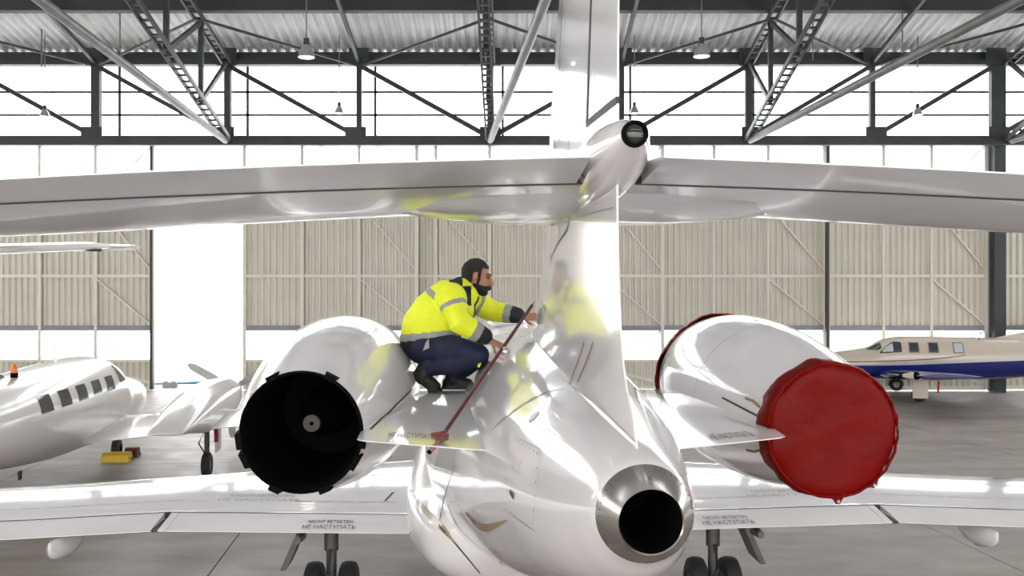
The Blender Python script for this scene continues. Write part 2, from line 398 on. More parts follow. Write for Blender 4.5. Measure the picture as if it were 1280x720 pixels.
# ---- pendant lamps
SHADE = mat('lamp_shade_grey', (0.45, 0.46, 0.47), 0.3, metal=0.6); BULB = mat('lamp_glass', (1, 0.97, 0.9), 0.3, emit=1.6)
def lamp_proto(r):
    t = empty('pendant_lamp')
    MB().rev([(0, r), (0.02, r*1.0), (r*0.8, r*0.82), (r*1.3, r*0.5), (r*1.55, r*0.3)], axis='z', n=24).build('shade', SHADE, t, True)
    MB().rev([(0.012, 0.002), (0.01, r*0.93)], axis='z', n=24).build('lens', BULB, t)
    MB().rev([(r*1.5, r*0.32), (r*1.7, r*0.36), (r*2.3, r*0.34), (r*2.35, 0.01)], axis='z', n=16).build('ballast', GIRDER, t, True)
    return t
def lamp(px, py, Y, r, label):
    t = lamp_proto(r); p = at(px, py, Y); t.location = p
    MB().tube([(0, 0, r*2.3), (0, 0, roof_z(Y)-p.z-0.03)], 0.016, 6).build('cord', PIPEM, t)
    props(t, label, 'lamp', 'hanging hangar lamps')
lamp(383, 72, 24, 0.21, 'bell-shaped hanging lamp with bright lens over the left engine side')
lamp(877, 71, 24, 0.21, 'bell-shaped hanging lamp with bright lens just right of the tail fin')
lamp(424, 142, 29.2, 0.15, 'small hanging lamp seen against the clerestory behind the yellow-jacketed worker')
lamp(793, 142, 29.2, 0.15, 'small hanging lamp just above the tail bullet')
lamp(1147, 144, 29.2, 0.15, 'small hanging lamp beside a girder diagonal near the tall column')
lamp(56, 146, 29.2, 0.15, 'small hanging lamp beside a girder diagonal above the twin propeller aeroplane')

# ------------------------------------------------------------------ the business jet
S0 = 9.4; YAW = math.atan(0.0454)
jet = empty('business_jet', (0.557-0.0454*S0, S0, 0), YAW,
            label='glossy white twin-engine business jet seen from its tail, worker crouching beside the fin', cat='aeroplane')
MJ = Matrix.Translation(jet.location) @ Matrix.Rotation(YAW, 4, 'Z'); MJI = MJ.inverted()
CAML = MJI @ Vector((0, 0, ZC))
def J(l, s, z): return Vector((l, s-S0, z+ZC))
def lerp_tab(tab, s):
    if s <= tab[0][0]: return tab[0][1:]
    for a, b in zip(tab, tab[1:]):
        if s <= b[0]:
            t = (s-a[0])/(b[0]-a[0]); return tuple(x+(y-x)*t for x, y in zip(a[1:], b[1:]))
    return tab[-1][1:]
def smooth_tab(tab, n=4):
    """Catmull-Rom resample"""
    out = []
    for i in range(len(tab)-1):
        p0, p1, p2, p3 = tab[max(i-1, 0)], tab[i], tab[i+1], tab[min(i+2, len(tab)-1)]
        for k in range(n):
            t = k/n
            out.append(tuple(0.5*((2*b)+(-a+c)*t+(2*a-5*b+4*c-d)*t*t+(-a+3*b-3*c+d)*t**3) for a, b, c, d in zip(p0, p1, p2, p3)))
    out.append(tuple(tab[-1])); return out
def ring_sec(s, hw, top, bot, n=56, e=2.0, zm=None, cl=0, eu=None):
    zm = (top+bot)/2 if zm is None else zm; r = []
    for k in range(n):
        a = 2*math.pi*k/n; c, si = math.cos(a), math.sin(a)
        ee = eu if (eu and si > 0) else e; x = hw*math.copysign(abs(c)**(2/ee), c); z = math.copysign(abs(si)**(2/ee), si)
        r.append(J(cl+x, s, zm+z*((top-zm) if z > 0 else (zm-bot))))
    return r
ZA = -0.715                                   # APU outlet height below the lens
fus = [(3.01, 0.157, ZA+0.157, ZA-0.157), (3.06, 0.172, ZA+0.17, ZA-0.185), (3.2, 0.205, -0.525, -0.985), (3.5, 0.272, -0.50, -1.12), (4.0, 0.375, -0.46, -1.28),
       (4.5, 0.465, -0.42, -1.42), (5.0, 0.55, -0.375, -1.56), (6.0, 0.68, -0.315, -1.82), (7.0, 0.79, -0.315, -2.06), (8.0, 0.91, -0.33, -2.24),
       (9.0, 0.965, -0.36, -2.29), (11.0, 0.965, -0.36, -2.29), (13.5, 0.965, -0.36, -2.29), (14.6, 0.95, -0.38, -2.29), (15.6, 0.86, -0.52, -2.26),
       (16.4, 0.72, -0.95, -2.2), (17.2, 0.54, -1.25, -2.1), (17.9, 0.32, -1.45, -1.95), (18.2, 0.14, -1.58, -1.82), (18.28, 0.02, -1.68, -1.72)]
FUS = smooth_tab(fus, 5)
ZMT = [(3.0, 0, 2.0), (4.2, 0, 2.0), (5.2, .14, 1.95), (6.2, .22, 1.85), (7.2, .22, 1.8), (8.4, .05, 1.95), (9.2, 0, 2.0)]
def fus_ring(s, hw, top, bot):
    dz, eu = lerp_tab(ZMT, s); return ring_sec(s, hw, top, bot, 64, 2.0, (top+bot)/2-dz, 0, eu)
mb = MB(); mb.loft([fus_ring(*r) for r in FUS], cap=False); fuselage = mb.build('fuselage', PAINT, jet, True, 60); F_FUS = mb
fair = [(6.0, 0.1, -1.5, 0.05), (6.4, 0.4, -1.68, 0.16), (6.9, 0.8, -1.84, 0.36), (7.5, 0.99, -1.89, 0.46), (8.3, 1.10, -1.95, 0.51), (9.5, 1.15, -1.98, 0.53),
        (11.5, 1.13, -1.98, 0.52), (12.6, 0.8, -1.95, 0.4), (13.2, 0.3, -1.9, 0.2)]
mb = MB(); mb.loft([ring_sec(s, w, zc+hh, zc-hh, 48, 2.4) for s, w, zc, hh in smooth_tab(fair, 4)]); F_FAIR = mb
fairing = mb.build('wing_fairing', PAINT, jet, True, 60)
# APU outlet: riveted metal cone and black pipe
zc = ZA
mb = MB(); mb.rev([(0.0, 0.157), (-0.02, 0.152), (-0.108, 0.106), (-0.115, 0.101), (-0.11, 0.097)], J(0, 3.01, zc), n=64)
apu = mb.build('exhaust_ring', STEEL, jet, True, 30); F_RING = mb
MB().rev([(-0.112, 0.0985), (0.0, 0.095), (0.4, 0.09), (0.42, 0.01)], J(0, 3.01, zc), n=48).build('exhaust_pipe', SOOT, jet, True)
rv = MB()
for k in range(44):
    a = 2*math.pi*k/44
    for (t, r) in ((-0.024, 0.1505),):
        rv.ell(J(r*math.cos(a), 3.01+t, zc+r*math.sin(a)), (0.0022, 0.0022, 0.0022), 6, 4)
for a0 in (R(-95), R(88), R(-35), R(-140)):
    for i in range(7):
        for dd in (-0.03, 0.03):
            f = (i+1)/8; rr = 0.152+(0.107-0.152)*f; tt = -0.02-0.088*f
            rv.ell(J(rr*math.cos(a0+dd), 3.01+tt, zc+rr*math.sin(a0+dd)), (0.002, 0.002, 0.002), 6, 4)
rvo = rv.build('rivets', mat('rivet_dark', (0.12, 0.11, 0.1), 0.5), apu); rvo['kind'] = 'stuff'
# airfoil sections
def foil(n=18):
    pts = []
    for k in range(n+1):
        b = math.pi*k/n; x = (1-math.cos(b))/2
        y = 5*(0.2969*math.sqrt(x)-0.126*x-0.3516*x*x+0.2843*x**3-0.1036*x**4)
        pts.append((x, y))
    return pts                                          # x from LE(0) to TE(1), half thickness / t
FO = foil()
FIN = [(-0.56, 7.9, 3.13, 0.20), (-0.46, 7.75, 3.2, 0.165), (-0.36, 7.45, 3.34, 0.14), (-0.22, 6.9, 3.45, 0.125), (0.0, 6.45, 3.52, 0.118), (0.3, 6.2, 3.56, 0.112), (0.7, 5.92, 3.55, 0.102),
       (1.2, 5.55, 3.53, 0.09), (1.7, 5.2, 3.51, 0.076), (2.05, 4.9, 3.5, 0.06), (2.12, 4.6, 3.55, 0.02)]
def fin_ring(z, le, te, t, x0=0.0, x1=1.0):
    up, dn = [], []
    for x, y in FO:
        xx = min(max(x, x0), x1); k = next((i for i in range(len(FO)-1) if FO[i+1][0] >= xx), len(FO)-2)
        (xa, ya), (xb, yb_) = FO[k], FO[k+1]; f = (xx-xa)/(xb-xa) if xb > xa else 0
        yy = ya+(yb_-ya)*f
        s = le+(te-le)*xx
        up.append(J(t*yy*1.96+0.0035, s, z)); dn.append(J(-t*yy*1.96-0.0035, s, z))
    return up+dn[::-1]
FINT = smooth_tab(FIN, 3)
RH = 0.775                                              # rudder hinge, fraction of chord
def tab_at(z):
    for a, b in zip(FINT, FINT[1:]):
        if a[0] <= z <= b[0]:
            t = (z-a[0])/(b[0]-a[0]); return tuple(x+(y-x)*t for x, y in zip(a, b))
    return FINT[-1]
zs1 = [r[0] for r in FINT if r[0] < 0.68]+[0.69]
mb = MB(); mb.loft([fin_ring(*tab_at(z)) for z in zs1]); F_FIN = mb
fin_lo = mb.build('fin', PAINT, jet, True, 50)
zs2 = [0.69]+[r[0] for r in FINT if r[0] > 0.7]
mb = MB(); mb.loft([fin_ring(*tab_at(z), 0.0, RH-0.006) for z in zs2]); F_FIN2 = mb
fin_up = mb.build('upper_fin', PAINT, jet, True, 50)
zs3 = [0.715]+[r[0] for r in FINT if r[0] > 0.72]
rudder = MB().loft([fin_ring(*tab_at(z), RH+0.004, 1.0) for z in zs3]).build('rudder', PAINT, jet, True, 50)
a, b = tab_at(0.7), tab_at(2.0)
def hinge_line(x, z): r = tab_at(z); return r[1]+(r[2]-r[1])*x
def fin_half(z, x):
    r = tab_at(z); k = next(i for i in range(len(FO)-1) if FO[i+1][0] >= x); (xa, ya), (xb, yb_) = FO[k], FO[k+1]
    return r[3]*(ya+(yb_-ya)*(x-xa)/(xb-xa))*1.96+0.006
MB().loft([[J(i*fin_half(z, RH), hinge_line(RH, z)+j*0.02, z) for i, j in ((-1, -1), (1, -1), (1, 1), (-1, 1))] for z in (0.70, 0.9, 1.2, 1.5, 2.0)]).build('hinge_gap', DARK, rudder)
MB().loft([[J(i*fin_half(.7, x), hinge_line(x, .7), z) for i, z in ((-1, 0.688), (1, 0.688), (1, 0.717), (-1, 0.717))] for x in (RH, 0.85, 0.92, 0.999)]).build('hinge_gap', DARK, rudder)
# de-icing strip along the leading edge
mb = MB(); rg = []
for z in (0.5, 0.7, 0.95, 1.2, 1.45, 1.7, 2.0):
    r = fin_ring(*tab_at(z)); n = len(r)//2
    rr = [r[7-i] for i in range(8)]+[r[2*n-1-i] for i in range(1, 8)]
    c = J(0, tab_at(z)[1]-0.4, z)
    rg.append([p+(p-c).normalized()*0.004 for p in rr])
mb.loft(rg, cap=False, closed=False).build('leading_edge_strip', mat('polished_alloy', (0.68, 0.68, 0.7), 0.2, metal=0.8), fin_up, True)
# tail bullet with lamp
BUL = [(3.19, 0.044, 0.517), (3.24, 0.056, 0.516), (3.32, 0.077, 0.513), (3.45, 0.1, 0.507), (3.6, 0.119, 0.5), (3.9, 0.135, 0.488), (4.3, 0.132, 0.472), (4.8, 0.115, 0.46), (5.3, 0.085, 0.452), (5.65, 0.06, 0.45), (5.85, 0.012, 0.45)]
mb = MB(); mb.loft([[J(r*math.cos(2*math.pi*k/40), s, z+r*math.sin(2*math.pi*k/40)) for k in range(40)] for s, r, z in smooth_tab(BUL, 3)]); F_BUL = mb
bullet = mb.build('bullet_fairing', PAINT, jet, True, 60)
lm = empty_lm = MB().rev([(0.004, 0.046), (-0.014, 0.045), (-0.016, 0.036), (-0.004, 0.034), (0.002, 0.002)], J(0, 3.19, 0.517), n=32).build('tail_lamp', SOOT, jet, True)
MB().ell(J(0, 3.188, 0.517), (0.034, 0.018, 0.034), 24, 12).build('lamp_lens', mat('lamp_lens', (0.03, 0.03, 0.028), 0.05), lm, True)
MB().box(J(0, 3.166, 0.505), (0.045, 0.004, 0.004)).box(J(0, 3.166, 0.528), (0.034, 0.004, 0.003)).build('lens_reflection', GEARM, lm)  # thin grey bars stand for reflections painted onto the dark lens
# tailplane halves and elevators : station (l, LE s, TE s, z at LE centre, z at TE, half thickness)
TPL = [(0.10, 5.06, 3.34, 0.45, 0.462, 0.075), (0.9, 4.98, 3.44, 0.41, 0.448, 0.07), (1.8, 4.86, 3.56, 0.345, 0.423, 0.062), (2.6, 4.76, 3.68, 0.285, 0.392, 0.052), (3.3, 4.64, 3.78, 0.245, 0.365, 0.042), (3.42, 4.5, 3.85, 0.245, 0.36, 0.015)]
def wing_ring(l, le, te, zl, zt_, ht, x0=0.0, x1=1.0, up=1.0, dn=1.0):
    A, B = [], []
    for x, y in FO:
        xx = min(max(x, x0), x1); k = next((i for i in range(len(FO)-1) if FO[i+1][0] >= xx), len(FO)-2)
        (xa, ya), (xb, yb_) = FO[k], FO[k+1]; f = (xx-xa)/(xb-xa) if xb > xa else 0
        yy = (ya+(yb_-ya)*f)/0.5
        z = zl+(zt_-zl)*xx; s = le+(te-le)*xx
        A.append(J(l, s, z+ht*yy*up+0.003)); B.append(J(l, s, z-ht*yy*dn-0.003))
    return A+B[::-1]
EH = 0.735
for sd in (-1, 1):
    st = smooth_tab([(r[0]*1,)+r[1:] for r in TPL], 3)
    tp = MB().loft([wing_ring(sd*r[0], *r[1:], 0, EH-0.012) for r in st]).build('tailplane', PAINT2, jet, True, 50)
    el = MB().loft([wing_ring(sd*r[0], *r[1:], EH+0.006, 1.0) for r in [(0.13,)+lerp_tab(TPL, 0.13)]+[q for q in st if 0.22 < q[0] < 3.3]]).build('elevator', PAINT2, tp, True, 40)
    g = MB().loft([[J(sd*r[0], r[1]+(r[2]-r[1])*EH+j*0.017, r[3]+(r[4]-r[3])*EH+i*(r[5]*0.55+.004)) for i, j in ((-1, -1), (1, -1), (1, 1), (-1, 1))] for r in st if r[0] < 3.3]).build('hinge_gap', DARK, tp)
    # swollen root fairing under the leading edge
    rf = MB().loft([ring_sec(s, w, zc_+hh, zc_-hh, 24, 2.0, cl=sd*(0.16+w*0.35)) for s, w, zc_, hh in ((5.2, 0.05, 0.43, 0.03), (4.95, 0.42, 0.40, 0.075), (4.5, 0.62, 0.402, 0.088), (4.15, 0.5, 0.415, 0.06), (3.95, 0.1, 0.43, 0.02))])
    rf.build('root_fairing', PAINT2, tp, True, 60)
# nacelles, pylons
ENL = 1.472
def NZ(s): return -0.79+0.03*(s-5.29)/1.7
NAC = [(5.28, 0.338), (5.4, 0.365), (5.7, 0.425), (6.1, 0.492), (6.5, 0.535), (6.9, 0.556), (7.2, 0.553), (7.5, 0.525), (7.68, 0.49), (7.76, 0.455)]
F_NAC = {}
for sd in (-1, 1):
    mb = MB(); rg = [[J(sd*ENL+r*math.cos(2*math.pi*k/64), s, NZ(s)+r*math.sin(2*math.pi*k/64)) for k in range(64)] for s, r in smooth_tab(NAC, 3)]
    for s, r in ((7.80, 0.435), (7.77, 0.41), (7.6, 0.39), (7.1, 0.385)):
        rg.append([J(sd*ENL+r*math.cos(2*math.pi*k/64), s, NZ(s)+r*math.sin(2*math.pi*k/64)) for k in range(64)])
    mb.loft(rg, cap=False); F_NAC[sd] = mb
    nac = mb.build('engine_nacelle', PAINT, jet, True, 60)
    c = J(sd*ENL, 0, 0)
    nz = NZ(5.3)+ZC
    MB().rev([(5.30-S0, 0.338), (5.262-S0, 0.336), (5.25-S0, 0.329), (5.262-S0, 0.32), (5.5-S0, 0.31), (6.3-S0, 0.29), (6.32-S0, 0.01)], (sd*ENL, 0, nz), n=64).build('exhaust_duct', SOOT, nac, True)
    MB().rev([(6.2-S0, 0.16), (5.85-S0, 0.11), (5.62-S0, 0.053)], (sd*ENL, 0, nz), n=24).build('exhaust_cone', SOOT, nac, True)
    tip = MB().rev([(5.62-S0, 0.053), (5.612-S0, 0.048), (5.61-S0, 0.012), (5.63-S0, 0.01)], (sd*ENL, 0, nz), n=24).build('cone_tip', mat('sooty_steel', (0.05, 0.046, 0.043), 0.6), nac, True)
    for deg in (62, 118, 188, 206, -8, -30, 245, 292):
        a = R(deg); rr = 0.337; tang = Vector((-math.sin(a), 0, math.cos(a))); rad = Vector((math.cos(a), 0, math.sin(a)))
        cc = Vector((sd*ENL, 5.275-S0, nz))+rad*(rr+0.006)
        tb = MB(); ww = 0.04 if deg not in (188, 206, -8, -30) else 0.055
        tb.loft([[cc+tang*(u*ww)+rad*v+Vector((0, y, 0)) for u, y in ((-1, 0.05), (1, 0.05), (0.75, -0.03), (-0.75, -0.03))] for v in (-0.02, 0.011)])
        tb.build('lip_tab', SOOT, nac)
    MB().rev([(7.12-S0, 0.1), (7.13-S0, 0.385)], (sd*ENL, 0, NZ(7.1)+ZC), n=40).build('fan_face', GEARM, nac)
    MB().rev([(7.42-S0, 0.005), (7.32-S0, 0.06), (7.13-S0, 0.12)], (sd*ENL, 0, NZ(7.1)+ZC), n=24).build('spinner', GEARM, nac, True)
    # panel seams on the cowling
    for s in (6.35, 7.45):
        rr = lerp_tab(NAC, s)[0]
        sm = MB(); sm.rev([(-0.004, rr+0.0015), (0, rr+0.0035), (0.004, rr+0.0015)], J(sd*ENL, s, NZ(s)), n=72); sm.build('cowl_seam', SEAM, nac)
    # pylon: station (l, LE, TE)
    st = [(0.30, 7.35, 4.62), (0.55, 7.3, 4.74), (0.85, 7.22, 4.89), (1.10, 7.1, 5.02), (1.145, 7.0, 5.07)]
    mb = MB(); mb.loft([wing_ring(sd*l, le, te, -0.80, -0.80, 0.064) for l, le, te in st])
    py = mb.build('engine_pylon', PAINT, jet, True, 50)
    if sd < 0: F_PYL = mb; pyl_left = py
    else: F_PYR = mb; pyl_right = py
# wings
WST = [(0.8, 11.45, 8.45, -2.13, -2.175, 0.19), (1.2, 11.3, 8.45, -2.12, -2.165, 0.185), (3.3, 10.5, 8.45, -2.09, -2.12, 0.135), (4.4, 10.1, 8.15, -2.075, -2.10, 0.115), (7.6, 8.95, 7.3, -1.98, -1.995, 0.075), (7.8, 8.8, 7.35, -1.97, -1.98, 0.04)]
def wst(l):
    for a, b in zip(WST, WST[1:]):
        if a[0] <= l <= b[0]:
            t = (l-a[0])/(b[0]-a[0]); return tuple(x+(y-x)*t for x, y in zip(a, b))
    return WST[-1]
F_W = {}
def foil_y(x): return 5*(0.2969*math.sqrt(x)-0.126*x-0.3516*x*x+0.2843*x**3-0.1036*x**4)
def fl_x(l):                                            # flap hinge as a chord fraction
    r = wst(l); return 1-0.42/(r[1]-r[2])
for sd in (-1, 1):
    ls = [0.8, 1.0, 1.2, 1.8, 2.5, 3.2, 3.3, 3.42, 3.9, 4.4, 5.5, 6.6, 7.6, 7.8]
    mb = MB(); mb.loft([wing_ring(sd*l, *wst(l)[1:], 0.0, fl_x(l)-0.003) for l in ls]); F_W[sd] = mb
    wg = mb.build('wing', PAINT, jet, True, 50)
    def flap(nm, l0, l1, n=6):
        m2 = MB(); m2.loft([wing_ring(sd*l, *wst(l)[1:], fl_x(l)+0.004, 1.0) for l in [l0+(l1-l0)*k/n for k in range(n+1)]])
        return m2, m2.build(nm, PAINT, wg, True, 40)
    fm, fo = flap('flap', 1.0, 3.2); F_W[(sd, 'f')] = fm
    flap('flap_end', 3.205, 3.27, 1)
    flap('aileron', 3.33, 7.5, 8)
    gp = MB(); rg = []
    for l in [1.0, 1.8, 2.6, 3.3, 4.4, 6, 7.5]:
        r = wst(l); x = fl_x(l); s = r[1]+(r[2]-r[1])*x; z = r[3]+(r[4]-r[3])*x
        yk = foil_y(x)*r[5]/.5+.0045; rg.append([J(sd*l, s+j*0.012, z+i*yk) for i, j in ((-1, -1), (1, -1), (1, 1), (-1, 1))])
    gp.loft(rg).build('hinge_gap', DARK, wg)
    r = wst(3.3)
    MB().loft([[J(sd*3.3+i*0.026, r[2]+0.02+dy, r[4]+zz) for i, zz in ((-1, -0.015), (1, -0.015), (1, 0.008), (-1, 0.008))] for dy in (0, 0.4)]).build('flap_gap', DARK, wg)
    # flap track fairing bodies under the trailing edge
    for l, ln, rr in ((4.05, 0.65, 0.10), (2.05, 0.25, 0.045)):
        r = wst(l); m3 = MB()
        m3.loft([ring_sec(r[2]+o_, rr*w, r[4]-0.02, r[4]-0.02-rr*hh, 16, cl=sd*l) for o_, w, hh in ((-0.12*ln/0.65, 0.15, 0.9), (-0.05, 0.6, 1.6), (0.15, 1, 2.0), (0.5*ln, 0.9, 1.8), (ln, 0.2, 0.3))])
        m3.build('flap_track_fairing', PAINT2 if l > 3 else GEARM, wg, True, 50)  # inner fairing in dark grey: shade under the wing put into its colour
    # main gear
    gx = sd*1.93; gy = 9.62
    mg = MB().tube([J(gx, gy, -2.0), J(gx, gy, -2.62)], 0.072, 14).build('gear_strut', GEARM, jet, True)
    MB().tube([J(gx, gy, -2.5), J(gx, gy, -3.0)], 0.052, 12).build('oleo', GEARM, mg, True)
    MB().tube([J(gx-0.2, gy, -3.02), J(gx+0.2, gy, -3.02)], 0.045, 12).tube([J(gx, gy-0.07, -2.6), J(gx, gy-0.2, -2.8), J(gx, gy-0.05, -2.98)], 0.022, 8).build('axle', GEARM, mg, True)
    for w in (-1, 1):
        wh = MB().rev([(-0.085, 0.14), (-0.088, 0.22), (-0.07, 0.262), (-0.03, 0.278), (0.03, 0.278), (0.07, 0.262), (0.088, 0.22), (0.085, 0.14)], J(gx+w*0.17, gy, -3.02), 'x', 32).build('wheel', RUBBER, mg, True)
        MB().rev([(-0.06, 0.01), (-0.07, 0.06), (-0.075, 0.145), (0.075, 0.145), (0.07, 0.06), (0.06, 0.01)], J(gx+w*0.17, gy, -3.02), 'x', 24).build('wheel_hub', GEARM, wh, True)
    MB().loft([[J(gx+sd*(0.12+0.30*t)+i*0.028, gy-0.12+j*0.2, -2.05-0.68*t) for i, j in ((-1, -1), (1, -1), (1, 1), (-1, 1))] for t in (0, 1)]).build('gear_door', GEARM, mg)
# nose gear, cabin windows, windscreen (hidden from the camera but part of the aeroplane)
ng = MB().tube([J(0, 16.0, -2.1), J(0, 16.0, -3.05)], 0.05, 12).build('nose_strut', GEARM, jet, True)
for w in (-1, 1): MB().rev([(-0.06, 0.1), (-0.06, 0.19), (-0.03, 0.22), (0.03, 0.22), (0.06, 0.19), (0.06, 0.1)], J(w*0.11, 16.0, -3.08), 'x', 24).build('wheel', RUBBER, ng, True)
def bvh(m_): return BVHTree.FromPolygons([Vector(v) for v in m_.v], m_.f)
B_FUS = bvh(F_FUS)
CAB = mat('cabin_glass', (0.02, 0.022, 0.026), 0.05)
def side_patch(sgn, s0, s1, z0, z1, off=0.004, n=5):
    g = MB(); rows = []
    for i in range(n):
        row = []
        for j in range(n):
            s = s0+(s1-s0)*i/(n-1); z = z0+(z1-z0)*j/(n-1)
            h_ = B_FUS.ray_cast(J(sgn*3, s, z), Vector((-sgn, 0, 0)))
            row.append(h_[0]+h_[1]*off*(1 if h_[1].x*sgn > 0 else -1) if h_[0] else J(sgn*0.9, s, z))
        rows.append(row)
    g.loft(rows, cap=False, closed=False); return g
for sgn in (-1, 1):
    for k in range(6): side_patch(sgn, 10.2+k*0.72, 10.55+k*0.72, -1.22, -0.82).build('cabin_window', CAB, fuselage, True)
    side_patch(sgn, 15.0, 15.75, -1.05, -0.72).build('windscreen', CAB, fuselage, True)

# ---- markings laid on the surfaces
B_ALL = {'fus': B_FUS, 'fin': bvh(F_FIN), 'bul': bvh(F_BUL), 'fair': bvh(F_FAIR), 'finu': bvh(F_FIN2), 'wl': bvh(F_W[-1]), 'wr': bvh(F_W[1]), 'pl': bvh(F_PYL), 'pr': bvh(F_PYR), 'fl': bvh(F_W[(-1, 'f')]), 'fr': bvh(F_W[(1, 'f')]), 'nl': bvh(F_NAC[-1]), 'nr': bvh(F_NAC[1])}
def hit(px, py, keys=('fus', 'fin', 'fair')):
    d = (MJI.to_3x3() @ (at(px, py, 1)-Vector((0, 0, ZC)))).normalized(); best = None
    for k in keys:
        h_ = B_ALL[k].ray_cast(CAML, d)
        if h_[0] and (best is None or h_[3] < best[3]): best = h_
    if best is None: return None
    n = best[1]
    if n.dot(d) > 0: n = -n
    return best[0], n
def interp(pts, n):
    t = smooth_tab(pts, n) if len(pts) > 2 else [tuple(a+(b-a)*k/n for a, b in zip(pts[0], pts[1])) for k in range(n+1)]
    return t
def stripe(name, pts, m, parent, keys=('fus', 'fin', 'fair'), n=10, off=0.003, wide=None):
    """pts: (px, py, half width in m)"""
    hs = []
    for p in interp(pts, n):
        h_ = hit(p[0], p[1], keys)
        if h_: hs.append((h_[0]+h_[1]*off, h_[1], p[2]))
    if len(hs) < 2: return None
    rows = []
    for i, (p, nn, w) in enumerate(hs):
        d = (hs[min(i+1, len(hs)-1)][0]-hs[max(i-1, 0)][0]).normalized(); a = d.cross(nn).normalized()
        rows.append([p-a*w, p, p+a*w])
    return MB().loft(rows, cap=False, closed=False).build(name, m, parent, True)
def dot(px, py, r, mb_, keys=('fus', 'fin', 'fair'), n=6):
    h_ = hit(px, py, keys)
    if not h_: return
    q = h_[1].to_track_quat('Z', 'Y').to_matrix()
    ring = [h_[0]+h_[1]*0.003+q @ Vector((r*math.cos(2*math.pi*k/n), r*math.sin(2*math.pi*k/n), 0)) for k in range(n)]
    i = len(mb_.v); mb_.v += [tuple(p) for p in ring]; mb_.f.append(tuple(range(i, i+n)))
# tan stripes
stripe('tan_stripe', [(611, 544, 0.0005), (625, 528, 0.006), (650, 508, 0.013), (680, 492, 0.010), (706, 486, 0.002)], TAN, fuselage)
stripe('tan_stripe', [(712, 480, 0.006), (722, 455, 0.009), (731, 428, 0.007)], TAN, fuselage)
stripe('tan_stripe', [(722, 478, 0.006), (733, 453, 0.010), (742, 428, 0.007)], TAN, fuselage)
stripe('tan_stripe', [(512, 612, 0.012), (530, 636, 0.02), (553, 660, 0.022), (570, 680, 0.002)], TAN, fuselage)
stripe('tan_stripe', [(583, 642, 0.012), (598, 657, 0.022), (612, 659, 0.018), (635, 650, 0.001)], TAN, fuselage)
# panel seams
stripe('panel_seam', [(795, 553, 0.002), (770, 528, 0.002), (740, 500, 0.002), (716, 484, 0.002)], SEAM, fuselage)
stripe('panel_seam', [(716, 300, 0.0012), (716, 400, 0.0012), (716, 478, 0.0012)], SEAM, fin_lo, ('fin',))
stripe('panel_seam', [(672, 560, 0.0015), (676, 566, 0.0015), (674, 590, 0.0015), (666, 660, 0.0015)], SEAM, fuselage)
stripe('panel_seam', [(644, 546, 0.0015), (672, 560, 0.0015)], SEAM, fuselage)
stripe('panel_seam', [(634, 640, 0.0015), (666, 662, 0.0015)], SEAM, fuselage)
stripe('panel_seam', [(569, 580, 0.004), (556, 620, 0.004), (549, 656, 0.004)], DARK, fuselage, ('fus', 'fair'))
stripe('panel_seam', [(549, 657, 0.008), (570, 680, 0.008), (600, 716, 0.006)], DARK, fuselage, ('fus', 'fair'))
stripe('panel_seam', [(727, 148, 0.001), (690, 282, 0.006), (702, 268, 0.006), (713, 262, 0.006)][1:], DARK, fin_lo, ('fin', 'bul'))
stripe('panel_seam', [(699, 268, 0.005), (699, 300, 0.005)], DARK, fin_lo, ('fin', 'bul'))
stripe('panel_seam', [(712, 266, 0.006), (710, 285, 0.006), (697, 305, 0.005), (687, 326, 0.003)], DARK, fin_lo, ('fin', 'bul'))
stripe('panel_seam', [(713, 165, 0.004), (711, 196, 0.006), (722, 210, 0.007), (732, 222, 0.007)], DARK, fin_lo, ('fin', 'bul', 'finu'))
stripe('panel_seam', [(720, 272, 0.002), (750, 264, 0.002), (768, 259, 0.002)], SEAM, fin_lo, ('fin', 'bul'))
rv = MB()
for (x0, y0, x1, y1, n) in ((645, 550, 672, 566, 7), (673, 568, 666, 655, 6), (634, 637, 664, 660, 7), (632, 586, 640, 640, 5)):
    for k in range(n): dot(x0+(x1-x0)*k/(n-1), y0+(y1-y0)*k/(n-1), 0.0055, rv)
o = rv.build('fasteners', GEARM, fuselage); o['kind'] = 'stuff'
stripe('latch', [(638, 614, 0.012), (643, 622, 0.012)], GEARM, fuselage, n=3)
stripe('latch', [(645, 575, 0.003), (640, 590, 0.003)], SEAM, fuselage, n=3); stripe('latch', [(652, 577, 0.003), (647, 592, 0.003)], SEAM, fuselage, n=3)
rv = MB(); dot(667, 521, 0.034, rv, n=28); rv.build('drain_disc', mat('alloy_disc', (0.55, 0.56, 0.55), 0.35, metal=0.6), fuselage)
stripe('red_placard', [(616, 688, 0.004), (628, 706, 0.004)], mat('red_print', (0.45, 0.05, 0.06), 0.5), fuselage, n=4)
stripe('red_placard', [(620, 687, 0.003), (634, 707, 0.003)], mat('red_print', (0.45, 0.05, 0.06), 0.5), fuselage, n=4)
# red lamp on the right of the tail cone
h_ = hit(857, 616, ('fus',))
MB().ell(h_[0], (0.036, 0.052, 0.016), 20, 10, h_[1].to_track_quat('Z', 'Y').to_matrix()).build('red_lens', mat('red_lens', (0.16, 0.005, 0.012), 0.15, coat=0.5), fuselage, True)
for pts, kk, pp in (([(463, 537), (484, 517), (498, 503), (514, 487)], ('nl', 'pl'), pyl_left), ([(903, 497), (930, 511), (960, 527), (978, 536)], ('nr', 'pr'), pyl_right)):
    stripe('seal_strip', [(a_, b_, .006) for a_, b_ in pts], DARK, pp, kk)
# rudder / fin rivet rows
rv = MB()
for k in range(12): dot(722+(775-722)*k/11, 483+(505-483)*k/11, 0.003, rv)
o = rv.build('fasteners', SEAM, fin_lo); o['kind'] = 'stuff'
